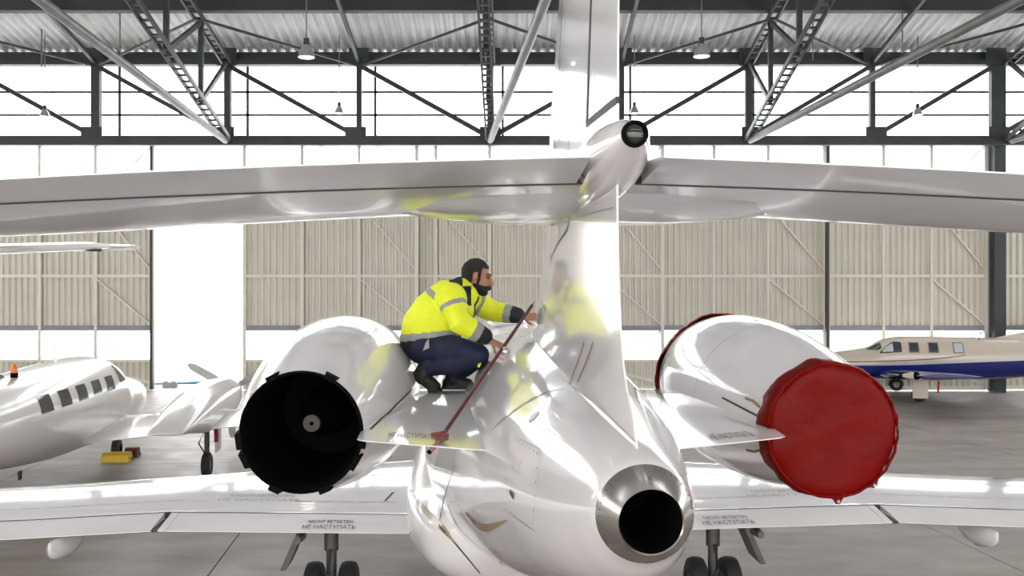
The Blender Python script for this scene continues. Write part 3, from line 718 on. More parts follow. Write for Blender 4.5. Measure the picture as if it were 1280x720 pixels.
# antenna on cabin roof
an = MB().loft([[J(-0.15+i*w, s, z) for i, s in ((-1, 10.0+c_), (0, 10.0-c_), (1, 10.0+c_), (0, 10.0+2*c_))] for w, c_, z in ((0.03, 0.12, -0.37), (0.012, 0.05, -0.15))]).build('blade_antenna', PAINT, jet)
MB().ell(J(-0.15, 10.0, -0.36), (0.22, 0.45, 0.05), 24, 10).build('antenna_fairing', PAINT, jet, True)

# ---- stencilled lettering
def text_mesh(body, size):
    c = bpy.data.curves.new('t', 'FONT'); c.body = body; c.size = size; c.align_x = 'CENTER'; c.resolution_u = 4
    o = bpy.data.objects.new('t', c); COL.objects.link(o)
    dg = bpy.context.evaluated_depsgraph_get(); me = bpy.data.meshes.new_from_object(o.evaluated_get(dg))
    bpy.data.objects.remove(o); return me
def lay_text(body, l, s, width, height, keys, parent, m=PRINT, skew=0.0):
    me = text_mesh(body, 1.0)
    xs = [v.co.x for v in me.vertices]; ys = [v.co.y for v in me.vertices]
    sx, sy = width/(max(xs)-min(xs)), height/(max(ys)-min(ys)); x0 = (max(xs)+min(xs))/2; y0 = min(ys)
    for v in me.vertices:
        x, y = (v.co.x-x0)*sx, (v.co.y-y0)*sy
        p = J(l+x, s+y+skew*x, 2.0); z = None
        for k in keys:
            h_ = B_ALL[k].ray_cast(p, Vector((0, 0, -1)))
            if h_[0] and (z is None or h_[0].z > z): z = h_[0].z
        v.co = (p.x, p.y, (z if z is not None else J(0, 0, -2.1).z)+0.004)
    me.materials.clear(); me.materials.append(m)
    o = link('stencil_lettering', me, None, parent); return o
wings = [o for o in jet.children if o.name.startswith('wing') and 'fairing' not in o.name]
wl, wr = wings[0], wings[1]
for sd, wg, kk in ((-1, wl, ('wl', 'fl')), (1, wr, ('wr', 'fr'))):
    lay_text('NICHT BETRETEN', sd*1.80, 8.64, 0.40, 0.07, kk, wg); lay_text('НЕ НАСТУПАТЬ', sd*1.80, 8.52, 0.47, 0.085, kk, wg)
    lay_text('NICHT BETRETEN', sd*2.55, 9.28, 0.62, 0.08, kk, wg, PRINTG); lay_text('НЕ НАСТУПАТЬ', sd*2.55, 9.16, 0.78, 0.08, kk, wg, PRINTG)
lay_text('НЕ НАСТУПАТЬ', -0.86, 5.02, 0.25, 0.12, ('pl',), pyl_left, skew=-0.42); lay_text('НЕ НАСТУПАТЬ', 0.84, 4.97, 0.26, 0.12, ('pr',), pyl_right, skew=0.42)
# sealant line on wings
for sd, wg, k in ((-1, wl, 'wl'), (1, wr, 'wr')):
    for i in range(26):
        l0 = 1.25+i*0.2
        if 2.1 < l0 < 3.0: continue
        g = MB(); r = wst(l0); r2 = wst(l0+0.16)
        q = []
        for l, rr in ((l0, r), (l0+0.16, r2)):
            s = rr[2]+0.72
            for d_ in (-0.006, 0.006):
                h_ = B_ALL[k].ray_cast(J(sd*l, s+d_, 1), Vector((0, 0, -1))); q.append(h_[0]+Vector((0, 0, 0.003)))
        g.add(q, [(0, 1, 3, 2)]).build('seam_dash', SEAM, wg)
    g = MB(); q = []
    for l, s in ((1.36, 9.2), (1.3, 9.45)):
        for d_ in (-0.012, 0.012):
            h_ = B_ALL[k].ray_cast(J(sd*(l+d_), s, 1), Vector((0, 0, -1))); q.append(h_[0]+Vector((0, 0, 0.003)))
    g.add(q, [(0, 1, 3, 2)]).build('seam_dash', DARK, wg)

# ------------------------------------------------------------------ red covers on the right engine
def cover(name, s_in, s_out, prof, label, loops):
    t = empty(name, MJ @ J(ENL, s_out, NZ(s_out)-0.45), YAW, label=label, cat='engine cover')
    c0 = J(0, s_out, NZ(s_out)-0.45); cen = J(0, 0, NZ(s_out))-c0; cen.y = 0
    mb = MB(); rings = []; n = 96
    for (s, r) in prof:
        ring = []
        for k in range(n):
            a = 2*math.pi*k/n
            w = noise.noise(Vector((math.cos(a)*3.2, math.sin(a)*3.2, s*7)))*0.02 + noise.noise(Vector((math.cos(a)*9, math.sin(a)*9, s*16+r*9)))*0.010
            w *= min(1, r/0.3)
            sag = 0.016*max(0, -math.sin(a))*(r/0.35)
            wy = noise.noise(Vector((math.cos(a)*r*7, math.sin(a)*r*7, 5.3)))*0.012
            rr = r+w+sag
            ring.append(Vector((rr*math.cos(a), s-s_out+wy, rr*math.sin(a)))+cen)
        rings.append(ring)
    mb.loft(rings, cap=False); mb.build('fabric', RED, t, True, 70)
    return t, cen
ec, cen = cover('engine_cover', 5.75, 5.24, [(5.372, 0.362), (5.37, 0.386), (5.36, 0.387), (5.34, 0.386), (5.315, 0.383), (5.29, 0.378), (5.245, 0.364), (5.235, 0.34), (5.23, 0.3), (5.232, 0.22), (5.235, 0.12), (5.236, 0.002)],
                'red vinyl cover stretched over the round exhaust of the right engine', True)
hem = MB()
pts = [Vector((0.368*math.cos(2*math.pi*k/60), -0.002+0.008*math.sin(k*2.3), 0.368*math.sin(2*math.pi*k/60)-0.008))+cen for k in range(61)]
hem.tube(pts, 0.009, 8).build('hem', RED, ec, True)
tabm = MB()
for a, ln, w in ((R(-86), 0.05, 0.03), (R(-53), 0.035, 0.035)):
    rad = Vector((math.cos(a), 0, math.sin(a))); tg = Vector((-math.sin(a), 0, math.cos(a)))
    o_ = cen+rad*0.365
    tb = MB().loft([[o_+tg*(u*w)+rad*(v*ln)+Vector((0, y, 0)) for u, v in ((-1.6, 0), (1.6, 0), (0.7, 0.6), (0.35, 1.0), (-0.35, 1.0), (-0.7, 0.6))] for y in (-0.008, 0.008)]).build('pull_tab', RED, ec)
    MB().rev([(-0.012, 0.004), (-0.012, 0.009), (0.012, 0.009), (0.012, 0.004)], o_+rad*ln*0.7, 'y', 12).build('eyelet', CHROME, tb)
for a, dz in ((R(163), 0.02), (R(200), -0.02)):
    rad = Vector((math.cos(a), 0, math.sin(a)))
    MB().tube([cen+rad*0.39+Vector((0, 0.14, 0)), cen+rad*0.402+Vector((0, 0.22, dz)), cen+rad*0.418+Vector((0, 0.31, dz))], 0.008, 6).build('tie_cord', mat('tan_cord', (0.3, 0.2, 0.12), 0.7), ec)
ic, cen2 = cover('inlet_cover', 7.5, 7.83, [(7.50, 0.533), (7.505, 0.545), (7.6, 0.535), (7.72, 0.505), (7.82, 0.47), (7.845, 0.43), (7.85, 0.3), (7.85, 0.1), (7.85, 0.002)],
                 'red cover edge wrapped round the front inlet of the right engine', False)

# ------------------------------------------------------------------ red locking bar lying from fin to pylon
p0, p1 = at(665, 382, 5.95), at(552, 546, 4.86)
lb = empty('locking_bar', p1, label='thin red-brown bar leaning from the fin down to the left engine pylon', cat='bar')
V = lambda p: Vector(p)-p1
MB().tube([V(p0), V(p1)], 0.0105, 10).build('rod', REDBAR, lb, True)
d = (p0-p1).normalized()
MB().tube([V(p0), V(p0)+d*0.05], [0.008, 0.004], 8).build('rod_tip', STEEL, lb, True)
mid = p1.lerp(p0, 0.63)
MB().ell(V(mid)+Vector((0.012, 0, -0.02)), (0.035, 0.025, 0.03), 14, 10).build('clamp_knob', STEEL, lb, True)
cl = MB().box((-0.002, 0, 0.0), (0.065, 0.05, 0.05), Matrix.Rotation(R(-20), 3, 'Y')).build('clamp', REDBAR, lb)
cl2 = MB().tube([(-0.045, -0.01, 0.012), (0.0, -0.035, 0.022), (0.03, -0.03, 0.012)], 0.011, 8, round_ends=True).build('clamp_strap', mat('red_brown_strap', (0.17, 0.035, 0.03), 0.6), lb, True)
MB().tube([(-0.012, -0.02, -0.02), (-0.05, -0.05, -0.06)], [0.012, 0.014], 10, round_ends=True).build('handle', mat('pinkish_handle', (0.25, 0.12, 0.1), 0.5), lb, True)
MB().tube([(-0.048, -0.048, -0.058), (-0.062, -0.06, -0.072)], 0.012, 10).build('handle_cap', SOOT, lb, True)

# ------------------------------------------------------------------ the worker
PY = 6.85
PO = at(555, 488, PY)
YEL = mat('hi_vis_yellow', (0.80, 0.86, 0.02), 0.65, var=0.06, vscale=9, bump=0.5, bscale=16)
REFL = mat('reflective_grey', (0.30, 0.30, 0.29), 0.4, var=0.06, vscale=30)
NAVY = mat('navy_cloth', (0.008, 0.012, 0.045), 0.75, var=0.25, vscale=14, bump=0.5, bscale=18)
NAVYD = mat('dark_navy_cloth', (0.008, 0.01, 0.018), 0.75, var=0.2, vscale=14, bump=0.4, bscale=18)
SKIN = mat('skin', (0.36, 0.17, 0.10), 0.5, var=0.12, vscale=24)
HAIR = mat('dark_hair', (0.012, 0.009, 0.008), 0.75, var=0.3, vscale=60, bump=0.8, bscale=140)
BOOT = mat('black_boot', (0.010, 0.010, 0.010), 0.55, bump=0.3)
worker = empty('person', PO, label='crouching bearded man in hi-vis yellow jacket and navy trousers on the engine pylon', cat='person')
def U(u, v, w=0.0): return Vector((u, w, v))
def remesh(m_, voxel, it=6, fac=0.5):
    o = m_.build('tmp', None); md = o.modifiers.new('r', 'REMESH'); md.mode = 'VOXEL'; md.voxel_size = voxel
    sm = o.modifiers.new('s', 'SMOOTH'); sm.iterations = it; sm.factor = fac
    dg = bpy.context.evaluated_depsgraph_get(); me = bpy.data.meshes.new_from_object(o.evaluated_get(dg))
    bpy.data.objects.remove(o); me.polygons.foreach_set('use_smooth', [True]*len(me.polygons)); return me
def seg_t(p, a, b):
    ab = b-a; t = (p-a).dot(ab)/ab.length_squared; q = a+ab*min(max(t, 0), 1); return t, (p-q).length
def split(me, classify, specs, parent):
    """classify(centre)->key ; specs key->(name, material, offset)"""
    buckets = {}
    for p in me.polygons: buckets.setdefault(classify(p.center), []).append(p)
    out = {}
    for k, ps in buckets.items():
        nm, m, off = specs[k]; idx = {}; vs = []; fs = []
        for p in ps:
            f = []
            for i in p.vertices:
                if i not in idx:
                    idx[i] = len(vs); v = me.vertices[i]; vs.append(tuple(v.co+v.normal*off))
                f.append(idx[i])
            fs.append(f)
        m2 = bpy.data.meshes.new(nm); m2.from_pydata(vs, [], fs); m2.polygons.foreach_set('use_smooth', [True]*len(fs)); m2.update()
        out[k] = link(nm, m2, m, parent)
    return out
# pose (u right, v up, w away)
PEL = U(-.13, .37); CH = U(.03, .57); NK = U(.165, .72, .0); HD = U(.245, .825, 0.0)
SHN, ELN, WRN = U(.06, .675, -.2), U(.125, .50, -.265), U(.295, .40, -.215)
SHF, ELF, WRF = U(.17, .655, .17), U(.345, .565, .22), U(.53, .535, .16)
HPN, KNN, ANN = U(-.13, .315, -.09), U(.25, .265, -.15), U(-.10, .175, -.11)
HPF, KNF, ANF = U(-.12, .33, .10), U(.22, .22, .13), U(.06, .10, .10)
# head: deformed ellipsoid looking right and a little down
HR = Matrix.Rotation(R(12), 3, 'Y') @ Matrix.Rotation(R(-8), 3, 'Z')
hb = MB()
hb.ell(HD+U(-.018, .022), (.098, .077, .098), 24, 16, HR)                  # skull
hb.ell(HD+HR @ U(.035, -.055), (.062, .058, .075), 20, 12, HR)             # jaw and face
hb.ell(HD+HR @ U(.062, -.105), (.030, .034, .026), 16, 10, HR)             # chin
hb.tube([HD+HR @ U(.084, .012), HD+HR @ U(.104, -.022), HD+HR @ U(.112, -.038)], [.010, .014, .017], 10, round_ends=True)   # nose
hb.ell(HD+HR @ U(.096, -.07), (.014, .025, .011), 12, 8, HR)               # lips
hb.ell(HD+HR @ U(.083, .022), (.014, .055, .012), 12, 8, HR)               # brow
for sgn in (-1, 1): hb.ell(HD+HR @ U(-.004, -.008, sgn*.077), (.017, .010, .028), 12, 10, HR)   # ears
hb.tube([NK+U(-.04, -.03), NK+U(.015, .03), HD+U(-.01, -.04)], [.07, .06, .058], 16)            # neck
# torso, arms, legs under the clothes
hb.tube([PEL, CH+U(-.02, .01), NK+U(-.03, -.05)], [.13, .115, .075], 16, ell=(1.2, .9), round_ends=True, ref=(0, 1, 0))
for a, b, c in ((SHN, ELN, WRN), (SHF, ELF, WRF)):
    hb.tube([CH.lerp(a, .8), a, b, c], [.06, .055, .045, .03], 12, round_ends=True)
for a, b, c in ((HPN, KNN, ANN), (HPF, KNF, ANF)): hb.tube([a, b], [.085, .06], 12, round_ends=True); hb.tube([b, c], [.055, .04], 12, round_ends=True)
def hand(W0, dirv, up, curl, spread, thumb):
    """palm plus four fingers and a thumb; dirv: finger direction, up: back of the hand"""
    dirv = dirv.normalized(); side = dirv.cross(up).normalized(); up = side.cross(dirv).normalized()
    hb.tube([W0-dirv*.03, W0+dirv*.01], [.028, .029], 12, ell=(1.1, .8), round_ends=True, ref=tuple(up))
    k0 = W0+dirv*.085
    for i, (o_, ln) in enumerate(((.031, .066), (.0105, .076), (-.0105, .071), (-.030, .055))):
        b0 = W0+side*(o_*.6)+dirv*.0; b1 = k0+side*o_; dd = (dirv+side*spread*o_*10).normalized()
        hb.tube([b0, b1], [.014, .0115], 8, round_ends=True)
        m1 = b1+(dd*math.cos(curl[i]*.5)-up*math.sin(curl[i]*.5))*ln*.5; m2 = m1+(dd*math.cos(curl[i]*1.3)-up*math.sin(curl[i]*1.3))*ln*.5
        hb.tube([b1, m1, m2], [.0098, .0088, .0075], 8, round_ends=True)
    t0 = W0+side*.022+dirv*.02; t1 = t0+side*.03*thumb[0]+dirv*.03-up*thumb[1]*.02; t2 = t1+side*.012*thumb[0]+dirv*.035-up*thumb[1]*.018
    hb.tube([t0, t1, t2], [.014, .0115, .0085], 8, round_ends=True)
hand(WRN+U(.04, -.03, .01), U(.115, -.055, .02), Vector((.35, -.35, .87)), (.15, .25, .3, .5), .5, (1, 1.4))
hand(WRF+U(.045, -.008, -.01), U(.12, -.0, -.06), Vector((.2, -.7, .7)), (.25, .3, .4, .5), .3, (1, .6))
body_me = remesh(hb, .0045, 5, .5)
# skin, hair and beard: body stays one mesh, hair lies on it as shells
link('body', body_me, SKIN, worker)
HI = HR.inverted()
def hair_key(c):
    q = HI @ (c-HD)
    if (c-HD).length > .19: return None
    x, y, z = q.x, q.y, q.z
    ear = (abs(x+.004) < .018 and -.036 < z < .022 and abs(y) > .066)
    if not ear and (z > .062-.25*max(0, -x)*1.0 - (0.0 if x > .045 else .0) or (x < .03 and z > .018 and x < .03) or (x < -.025 and z > -.06)) and not (x > .062 and z < .078): return 'hair'
    if not ear and ((x > .008 and z < -.062 and z > -.135 and (c-HD).z < -.03) or (-.012 < x < .035 and -.06 > z > -.1)): return 'beard'
    if .012 < x < .03 and -.064 < z < .03 and abs(y) > .05 and not ear: return 'beard'
    if x > .09 and -.062 < z < -.055: return 'beard'
    return None
hs = {}
for p in body_me.polygons:
    k = hair_key(p.center)
    if k: hs.setdefault(k, []).append(p)
for k, ps in hs.items():
    idx = {}; vs = []; fs = []
    for p in ps:
        f = []
        for i in p.vertices:
            if i not in idx:
                idx[i] = len(vs); v = body_me.vertices[i]
                vs.append(tuple(v.co+v.normal*((.007 if k == 'hair' else .006)+.004*noise.noise(v.co*60))))
            f.append(idx[i])
        fs.append(f)
    m2 = bpy.data.meshes.new(k); m2.from_pydata(vs, [], fs); m2.polygons.foreach_set('use_smooth', [True]*len(fs)); m2.update()
    o = link(k, m2, HAIR, worker); sd_ = o.modifiers.new('t', 'SOLIDIFY'); sd_.thickness = .012; sd_.offset = -1
for sgn in (-1, 1):
    MB().ell(HD+HR @ U(.083, -.002, sgn*.03), (.008, .012, .006), 12, 8, HR).build('eye', mat('eye_dark', (.03, .02, .018), .2), worker, True)
    MB().tube([HD+HR @ U(.092, .022, sgn*.012), HD+HR @ U(.090, .027, sgn*.035), HD+HR @ U(.076, .021, sgn*.052)], .0055, 6, round_ends=True).build('eyebrow', HAIR, worker, True)
# jacket
jb = MB()
jb.tube([U(-.115, .35), U(-.095, .44), U(-.035, .53), U(.035, .60), U(.10, .665), U(.145, .705)], [.175, .182, .178, .170, .15, .105], 24, ell=(1.18, .98), round_ends=True, ref=(0, 1, 0))
jb.tube([U(.06, .66, -.1), SHN], [.12, .105], 16, round_ends=True); jb.tube([U(.12, .645, .1), SHF], [.115, .10], 16, round_ends=True)
jb.tube([SHN, SHN.lerp(ELN, .5)+U(.0, .0, -.01), ELN, ELN.lerp(WRN, .55), WRN], [.102, .094, .086, .074, .062], 18, round_ends=True)
jb.tube([SHF, SHF.lerp(ELF, .5), ELF, ELF.lerp(WRF, .5), WRF], [.10, .09, .08, .072, .06], 18, round_ends=True)
jb.tube([U(.135, .68), U(.185, .745, 0)], [.095, .078], 18)                # collar
jm = remesh(jb, .0075, 5, .5)
TA, TB = U(-.12, .36), U(.16, .70)
def jkey(c):
    rel = c-NK; dn_ = rel.length
    if .075 < dn_ < .15 and rel.x < .035 and (rel.z < .03 or rel.x < -.03) and rel.z > -.10-.3*rel.x and c.y < .12: return 'dk'
    best = []
    for k, (a, b) in {'un': (SHN, ELN), 'ln': (ELN, WRN), 'uf': (SHF, ELF), 'lf': (ELF, WRF)}.items():
        t, dd = seg_t(c, a, b); best.append((dd, k, t))
    tt, td = seg_t(c, TA, TB)
    best.append((td-.07, 't', tt)); best.sort()
    dd, k, t = best[0]
    if k in ('ln', 'lf'): return ('cuff' if t > .80 else 'rs')+k[1] if t > .52 else 'y'
    if k in ('un', 'uf'): return 'ru'+k[1] if .30 < t < .47 else 'y'
    if rel.x > .005 and rel.z < -.045 and abs(c.y) < .045 and tt > .55: return 'dk'
    yl = c.z-.1*c.x
    if yl < .385: return 'nv'
    if yl < .435: return 'rw'
    if .60 < t < .70: return 'rc'
    return 'y'
split(jm, jkey, {'y': ('jacket', YEL, 0), **{'cuff'+q: ('cuff', NAVYD, 0) for q in 'nf'}, **{'rs'+q: ('sleeve_band', REFL, .001) for q in 'nf'}, **{'ru'+q: ('upper_arm_band', REFL, .001) for q in 'nf'}, 'dk': ('shoulder_yoke', NAVYD, .001),
                 'nv': ('jacket_hem', NAVYD, 0), 'rw': ('waist_band', REFL, .001), 'rc': ('chest_band', REFL, .001)}, worker)
# trousers
tb = MB()
tb.ell(U(-.135, .318), (.13, .185, .125), 24, 16)
tb.tube([HPN, HPN.lerp(KNN, .5)+U(0, .015), KNN], [.108, .103, .082], 18, round_ends=True); tb.tube([KNN, KNN.lerp(ANN, .5)+U(.0, -.012), ANN], [.08, .082, .065], 18, round_ends=True)
tb.tube([HPF, HPF.lerp(KNF, .5), KNF], [.115, .10, .08], 18, round_ends=True); tb.tube([KNF, KNF.lerp(ANF, .5), ANF], [.078, .078, .062], 18, round_ends=True)
link('trousers', remesh(tb, .009, 4, .5), NAVY, worker)
MB().box(U(.262, .205, -.20), (.018, .012, .045), Matrix.Rotation(R(20), 3, 'Y')).build('knee_tab', mat('lime_tab', (.5, .75, .02), .6), worker)
MB().loft([[U(-.13+a, .30+b, -.235+w) for a, b in ((0, 0), (.045, .02), (.04, .085), (.02, .06))] for w in (0, .01)]).build('pocket_patch', REFL, worker)
# boots: the near one on its toes, the far one flat
bb = MB(); bb.tube([ANN+U(.0, .03), ANN+U(-.035, -.02), ANN+U(-.045, -.07)], [.058, .058, .055], 14, round_ends=True)
bb.tube([ANN+U(-.07, -.05), U(-.10, .07, -.11), U(-.055, .042, -.11)], [.045, .05, .042], 14, round_ends=True)
bb.box(U(-.135, .065, -.11), (.165, .085, .022), Matrix.Rotation(R(48), 3, 'Y')); bb.box(U(-.055, .011, -.11), (.10, .085, .022))
link('boot', remesh(bb, .007, 3, .4), BOOT, worker)
bb = MB(); bb.tube([ANF+U(.0, .03), ANF+U(.0, -.03)], [.055, .058], 14, round_ends=True)
bb.tube([ANF+U(-.035, -.055), ANF+U(.05, -.05), ANF+U(.13, -.065)], [.045, .045, .036], 14, round_ends=True)
bb.box(ANF+U(.045, -.089), (.26, .088, .022))
link('boot', remesh(bb, .007, 3, .4), BOOT, worker)

# ------------------------------------------------------------------ white twin propeller aeroplane on the left
TWP = mat('twin_white_paint', (0.80, 0.765, 0.74), 0.2, coat=0.4, var=0.02)
HEAD = R(7)
TW0 = Vector((-7.43, 16.36, 0))
tw = empty('twin_propeller_aeroplane', TW0, HEAD, label='white twin-engine propeller aeroplane with a row of small dark cabin windows', cat='aeroplane')
def tsec(y, hw, top, bot, n=36, cx=0, e=2.5):
    r = []
    for k in range(n):
        a = 2*math.pi*k/n; c, s_ = math.cos(a), math.sin(a)
        r.append(Vector((cx+hw*math.copysign(abs(c)**(2/e), c), y, (top+bot)/2+(top-bot)/2*math.copysign(abs(s_)**(2/e), s_))))
    return r
TF = [(-7.6, .06, 1.75, 1.6), (-6.6, .25, 1.86, 1.38), (-5.2, .48, 1.95, 1.1), (-3.8, .62, 2.03, .88), (-2.2, .67, 2.10, .72), (-.6, .67, 2.13, .64), (.2, .66, 2.11, .6), (.7, .64, 1.98, .6), (1.1, .6, 1.77, .6), (1.5, .56, 1.66, .62), (2.3, .48, 1.56, .68), (3.0, .36, 1.42, .78), (3.45, .2, 1.26, .92), (3.6, .03, 1.12, 1.06)]
mb = MB().loft([tsec(*r) for r in smooth_tab(TF, 4)]); tfu = mb.build('fuselage', TWP, tw, True, 60); BT = bvh(mb)
for k in range(5):
    y0 = -3.55+k*0.72
    for sgn in (-1, 1):
        rows = []
        for i in range(4):
            row = []
            for j in range(4):
                h_ = BT.ray_cast(Vector((sgn*3, y0+.42*i/3, 1.59+.23*j/3)), Vector((-sgn, 0, 0))); row.append(h_[0]+h_[1]*.006*(1 if h_[1].x*sgn > 0 else -1))
            rows.append(row)
        w = MB().loft(rows, cap=False, closed=False).build('cabin_window', mat('tinted_window', (.03, .04, .04), .08), tfu, True)
for sgn in (-1, 1):
    rows = []
    for i in range(5):
        row = []
        for j in range(4):
            h_ = BT.ray_cast(Vector((sgn*3, .1+.5*i/4-.25*j/3*0, 1.66+(.36-.2*i/4)*j/3)), Vector((-sgn, 0, 0))); row.append(h_[0]+h_[1]*.006*(1 if h_[1].x*sgn > 0 else -1))
        rows.append(row)
    MB().loft(rows, cap=False, closed=False).build('windscreen', MATS['tinted_window'], tfu, True)
def twing(l, le, te, z, ht, n=1):
    A, B = [], []
    for x, y in FO: A.append(Vector((l, le+(te-le)*x, z+ht*y/.5+.004))); B.append(Vector((l, le+(te-le)*x, z-ht*y/.5-.004)))
    return A+B[::-1]
for sgn in (-1, 1):
    wg = MB().loft([twing(sgn*l, le, te, z, ht) for l, le, te, z, ht in ((.3, 1.2, -1.6, .86, .15), (.7, 1.1, -1.55, .88, .15), (2.1, .75, -1.2, .98, .12), (6.2, .35, -.85, 1.30, .07), (6.3, .2, -.7, 1.31, .03))]).build('wing', TWP, tw, True, 50)
    NC = [(-3.0, .25, 1.22, 1.19), (-2.7, .28, 1.32, 1.13), (-1.8, .34, 1.5, 1.02), (-.8, .37, 1.62, .88), (.4, .37, 1.64, .82), (1.6, .34, 1.58, .9), (2.3, .26, 1.5, 1.02), (2.6, .17, 1.42, 1.1)]
    nc = MB().loft([tsec(y, w, a, b, 28, sgn*2.1, 2.6) for y, w, a, b in smooth_tab(NC, 3)]).build('engine_nacelle', TWP, tw, True, 60)
    pr = MB().rev([(2.6, .16), (2.75, .14), (2.95, .07), (3.02, .005)], (sgn*2.1, 0, 1.26), n=20).build('spinner', CHROME, tw, True)
    for a in (60, 180, 300):
        q = Matrix.Rotation(R(a), 3, 'Y')
        MB().loft([[Vector((sgn*2.1, 2.72, 1.26))+q @ Vector((x*w, y*.02, r)) for x, y in ((-1, -1), (1, 1), (1, 1.6), (-1, -.4))] for r, w in ((.12, .05), (.5, .08), (.9, .07), (1.0, .03))]).build('propeller_blade', mat('grey_blade', (.5, .5, .5), .4), pr)
    st = MB().tube([(sgn*2.12, 0, 1.0), (sgn*2.12, 0, .3)], .045, 10).tube([(sgn*2.12-.02, -.06, .85), (sgn*2.12-.1, -.2, .62), (sgn*2.12-.02, -.06, .42)], .014, 6).build('gear_strut', GEARM, tw, True)
    MB().rev([(-.07, .1), (-.075, .17), (-.05, .215), (.05, .215), (.075, .17), (.07, .1)], (sgn*2.12, 0, .215), 'x', 28).build('wheel', RUBBER, st, True)
    MB().rev([(-.055, .01), (-.06, .11), (.06, .11), (.055, .01)], (sgn*2.12, 0, .215), 'x', 20).build('wheel_hub', PIPEM, st, True)
    MB().box((sgn*2.3, .05, .72), (.02, .5, .55)).build('gear_door', TWP, st)
    sb = MB().loft([twing(sgn*l, le, te, z, ht) for l, le, te, z, ht in ((.02, -6.2, -7.35, 3.66, .06), (2.2, -6.55, -7.3, 3.735, .04), (2.42, -6.6, -7.3, 3.74, .02))]).build('tailplane', TWP, tw, True, 50)
    MB().loft([twing(sgn*l, -6.35, -6.75, 3.74, ht) for l, ht in ((2.35, .03), (2.62, .02))]).build('elevator_horn', TWP, sb, True)
    MB().box((sgn*2.25, -6.72, 3.7), (.1, .2, .03)).build('tip_bracket', DARK, sb)
nw = MB().tube([(0, 2.2, .8), (0, 2.2, .2)], .05, 10).build('nose_strut', GEARM, tw, True)
MB().rev([(-.07, .08), (-.07, .15), (-.05, .18), (.05, .18), (.07, .15), (.07, .08)], (0, 2.2, .18), 'x', 24).build('wheel', RUBBER, nw, True)
BLUE = mat('dark_blue_paint', (.015, .012, .07), .3, coat=.3)
def fin_sec(z, le, te, w): return [Vector((0, le, z)), Vector((w, (le*2+te)/3, z)), Vector((.006, te, z)), Vector((-.006, te, z)), Vector((-w, (le*2+te)/3, z))]
MB().loft([fin_sec(1.98, -3.0, -7.5, .12), fin_sec(2.10, -3.25, -7.5, .11), fin_sec(2.32, -4.4, -7.5, .08), fin_sec(2.6, -5.6, -7.55, .07), fin_sec(3.72, -6.2, -7.6, .06)]).build('tail_fin', BLUE, tw)
bc = MB().rev([(2.02, .05), (2.12, .05)], (.12, -3.15, 0), 'z', 16, True).build('beacon_base', SOOT, tw)
MB().rev([(2.12, .045), (2.2, .042), (2.24, .025), (2.25, .003)], (.12, -3.15, 0), 'z', 16).build('beacon_lens', mat('orange_lens', (.75, .16, .02), .3), bc, True)
MB().loft([[Vector((i*w, -1.2+j*c_, z)) for i, j in ((-1, 0), (0, -1), (1, 0), (0, 1))] for w, c_, z in ((.015, .07, 2.08), (.006, .03, 2.4))]).build('blade_antenna', TWP, tw)
MB().box((.25, -3.3, .72), (.02, .1, .12)).build('drain_mast', DARK, tw)
def ctwin(x, y, z=0): return Matrix.Translation(TW0) @ Matrix.Rotation(HEAD, 4, 'Z') @ Vector((x, y, z))
# chocks at the nose wheel and warning flags
for nm, dx, dy, col, lab, sz in (('wheel_chock', .12, -.42, 'YEL', 'yellow wheel chock on the floor at the twin aeroplane nose wheel', (.5, .16, .17)), ('wheel_chock', .26, .12, 'RD', 'dark red wheel chock beside the yellow chock', (.24, .16, .17))):
    m = mat('chock_yellow', (.62, .42, .01), .5, var=.1) if col == 'YEL' else mat('chock_red', (.12, .01, .015), .5)
    p = ctwin(dx, 2.2+dy); t = empty(nm, p, HEAD, label=lab, cat='wheel chock')
    MB().loft([[Vector((x, y*sz[1], z*sz[2])) for y, z in ((-1, 0), (1, 0), (.55, .9), (.2, 1.05), (-.3, 1.0), (-.8, .75))] for x in (-sz[0]/2, sz[0]/2)]).build('wedge', m, t)
    MB().tube([(sz[0]/2, 0, .06), (sz[0]/2+.05, 0, .03)], .012, 6).build('rope_end', DARK, t)
FLAG = mat('flag_red', (.30, .012, .03), .6)
for (px, y0, y1, Y, lab) in ((270, 536, 553, 16.2, 'red warning flag hanging under the twin aeroplane wing beside its main wheel'), (303, 534, 552, 16.4, 'red warning flag hanging under the twin aeroplane wing next to the black exhaust')):
    a, b = at(px, y0, Y), at(px, y1, Y); t = empty('warning_flag', b, label=lab, cat='flag')
    hh = (a-b).z
    MB().loft([[Vector((x, d_+.012*math.sin(z*20), z)) for x, d_ in ((-.035, 0), (.035, .01), (.035, .016), (-.035, .006))] for z in [hh*k/6 for k in range(7)]]).build('ribbon', FLAG, t)
    MB().tube([(0, 0, hh), (0, 0, hh+.12)], .006, 6).build('cord', PIPEM, t)

# ------------------------------------------------------------------ beige and blue single propeller aeroplane on the right
BEI = mat('beige_paint', (.58, .50, .41), .28, coat=.4, var=.03); BLU = mat('royal_blue_paint', (.012, .02, .16), .25, coat=.5)
STRP = mat('silver_stripe', (.5, .48, .46), .35, metal=.2); MAR = mat('maroon_line', (.14, .03, .03), .4)
BP0 = at(1160, 495, 29.0); BP0.z = 0
bpR = R(80)
bp = empty('single_propeller_aeroplane', BP0, bpR, label='beige and blue single-engine propeller aeroplane parked in front of the hangar doors', cat='aeroplane')
BF = [(-6.6, .06, 1.66, 1.5), (-5.2, .28, 1.74, 1.12), (-3.9, .46, 1.77, .82), (-2.4, .58, 1.79, .6), (-1.0, .62, 1.81, .54), (.4, .62, 1.83, .52), (1.05, .62, 1.80, .52), (1.45, .6, 1.68, .52), (1.8, .56, 1.49, .54), (2.6, .46, 1.36, .6), (3.6, .36, 1.24, .68), (3.9, .26, 1.16, .76)]
BFS = smooth_tab(BF, 4)
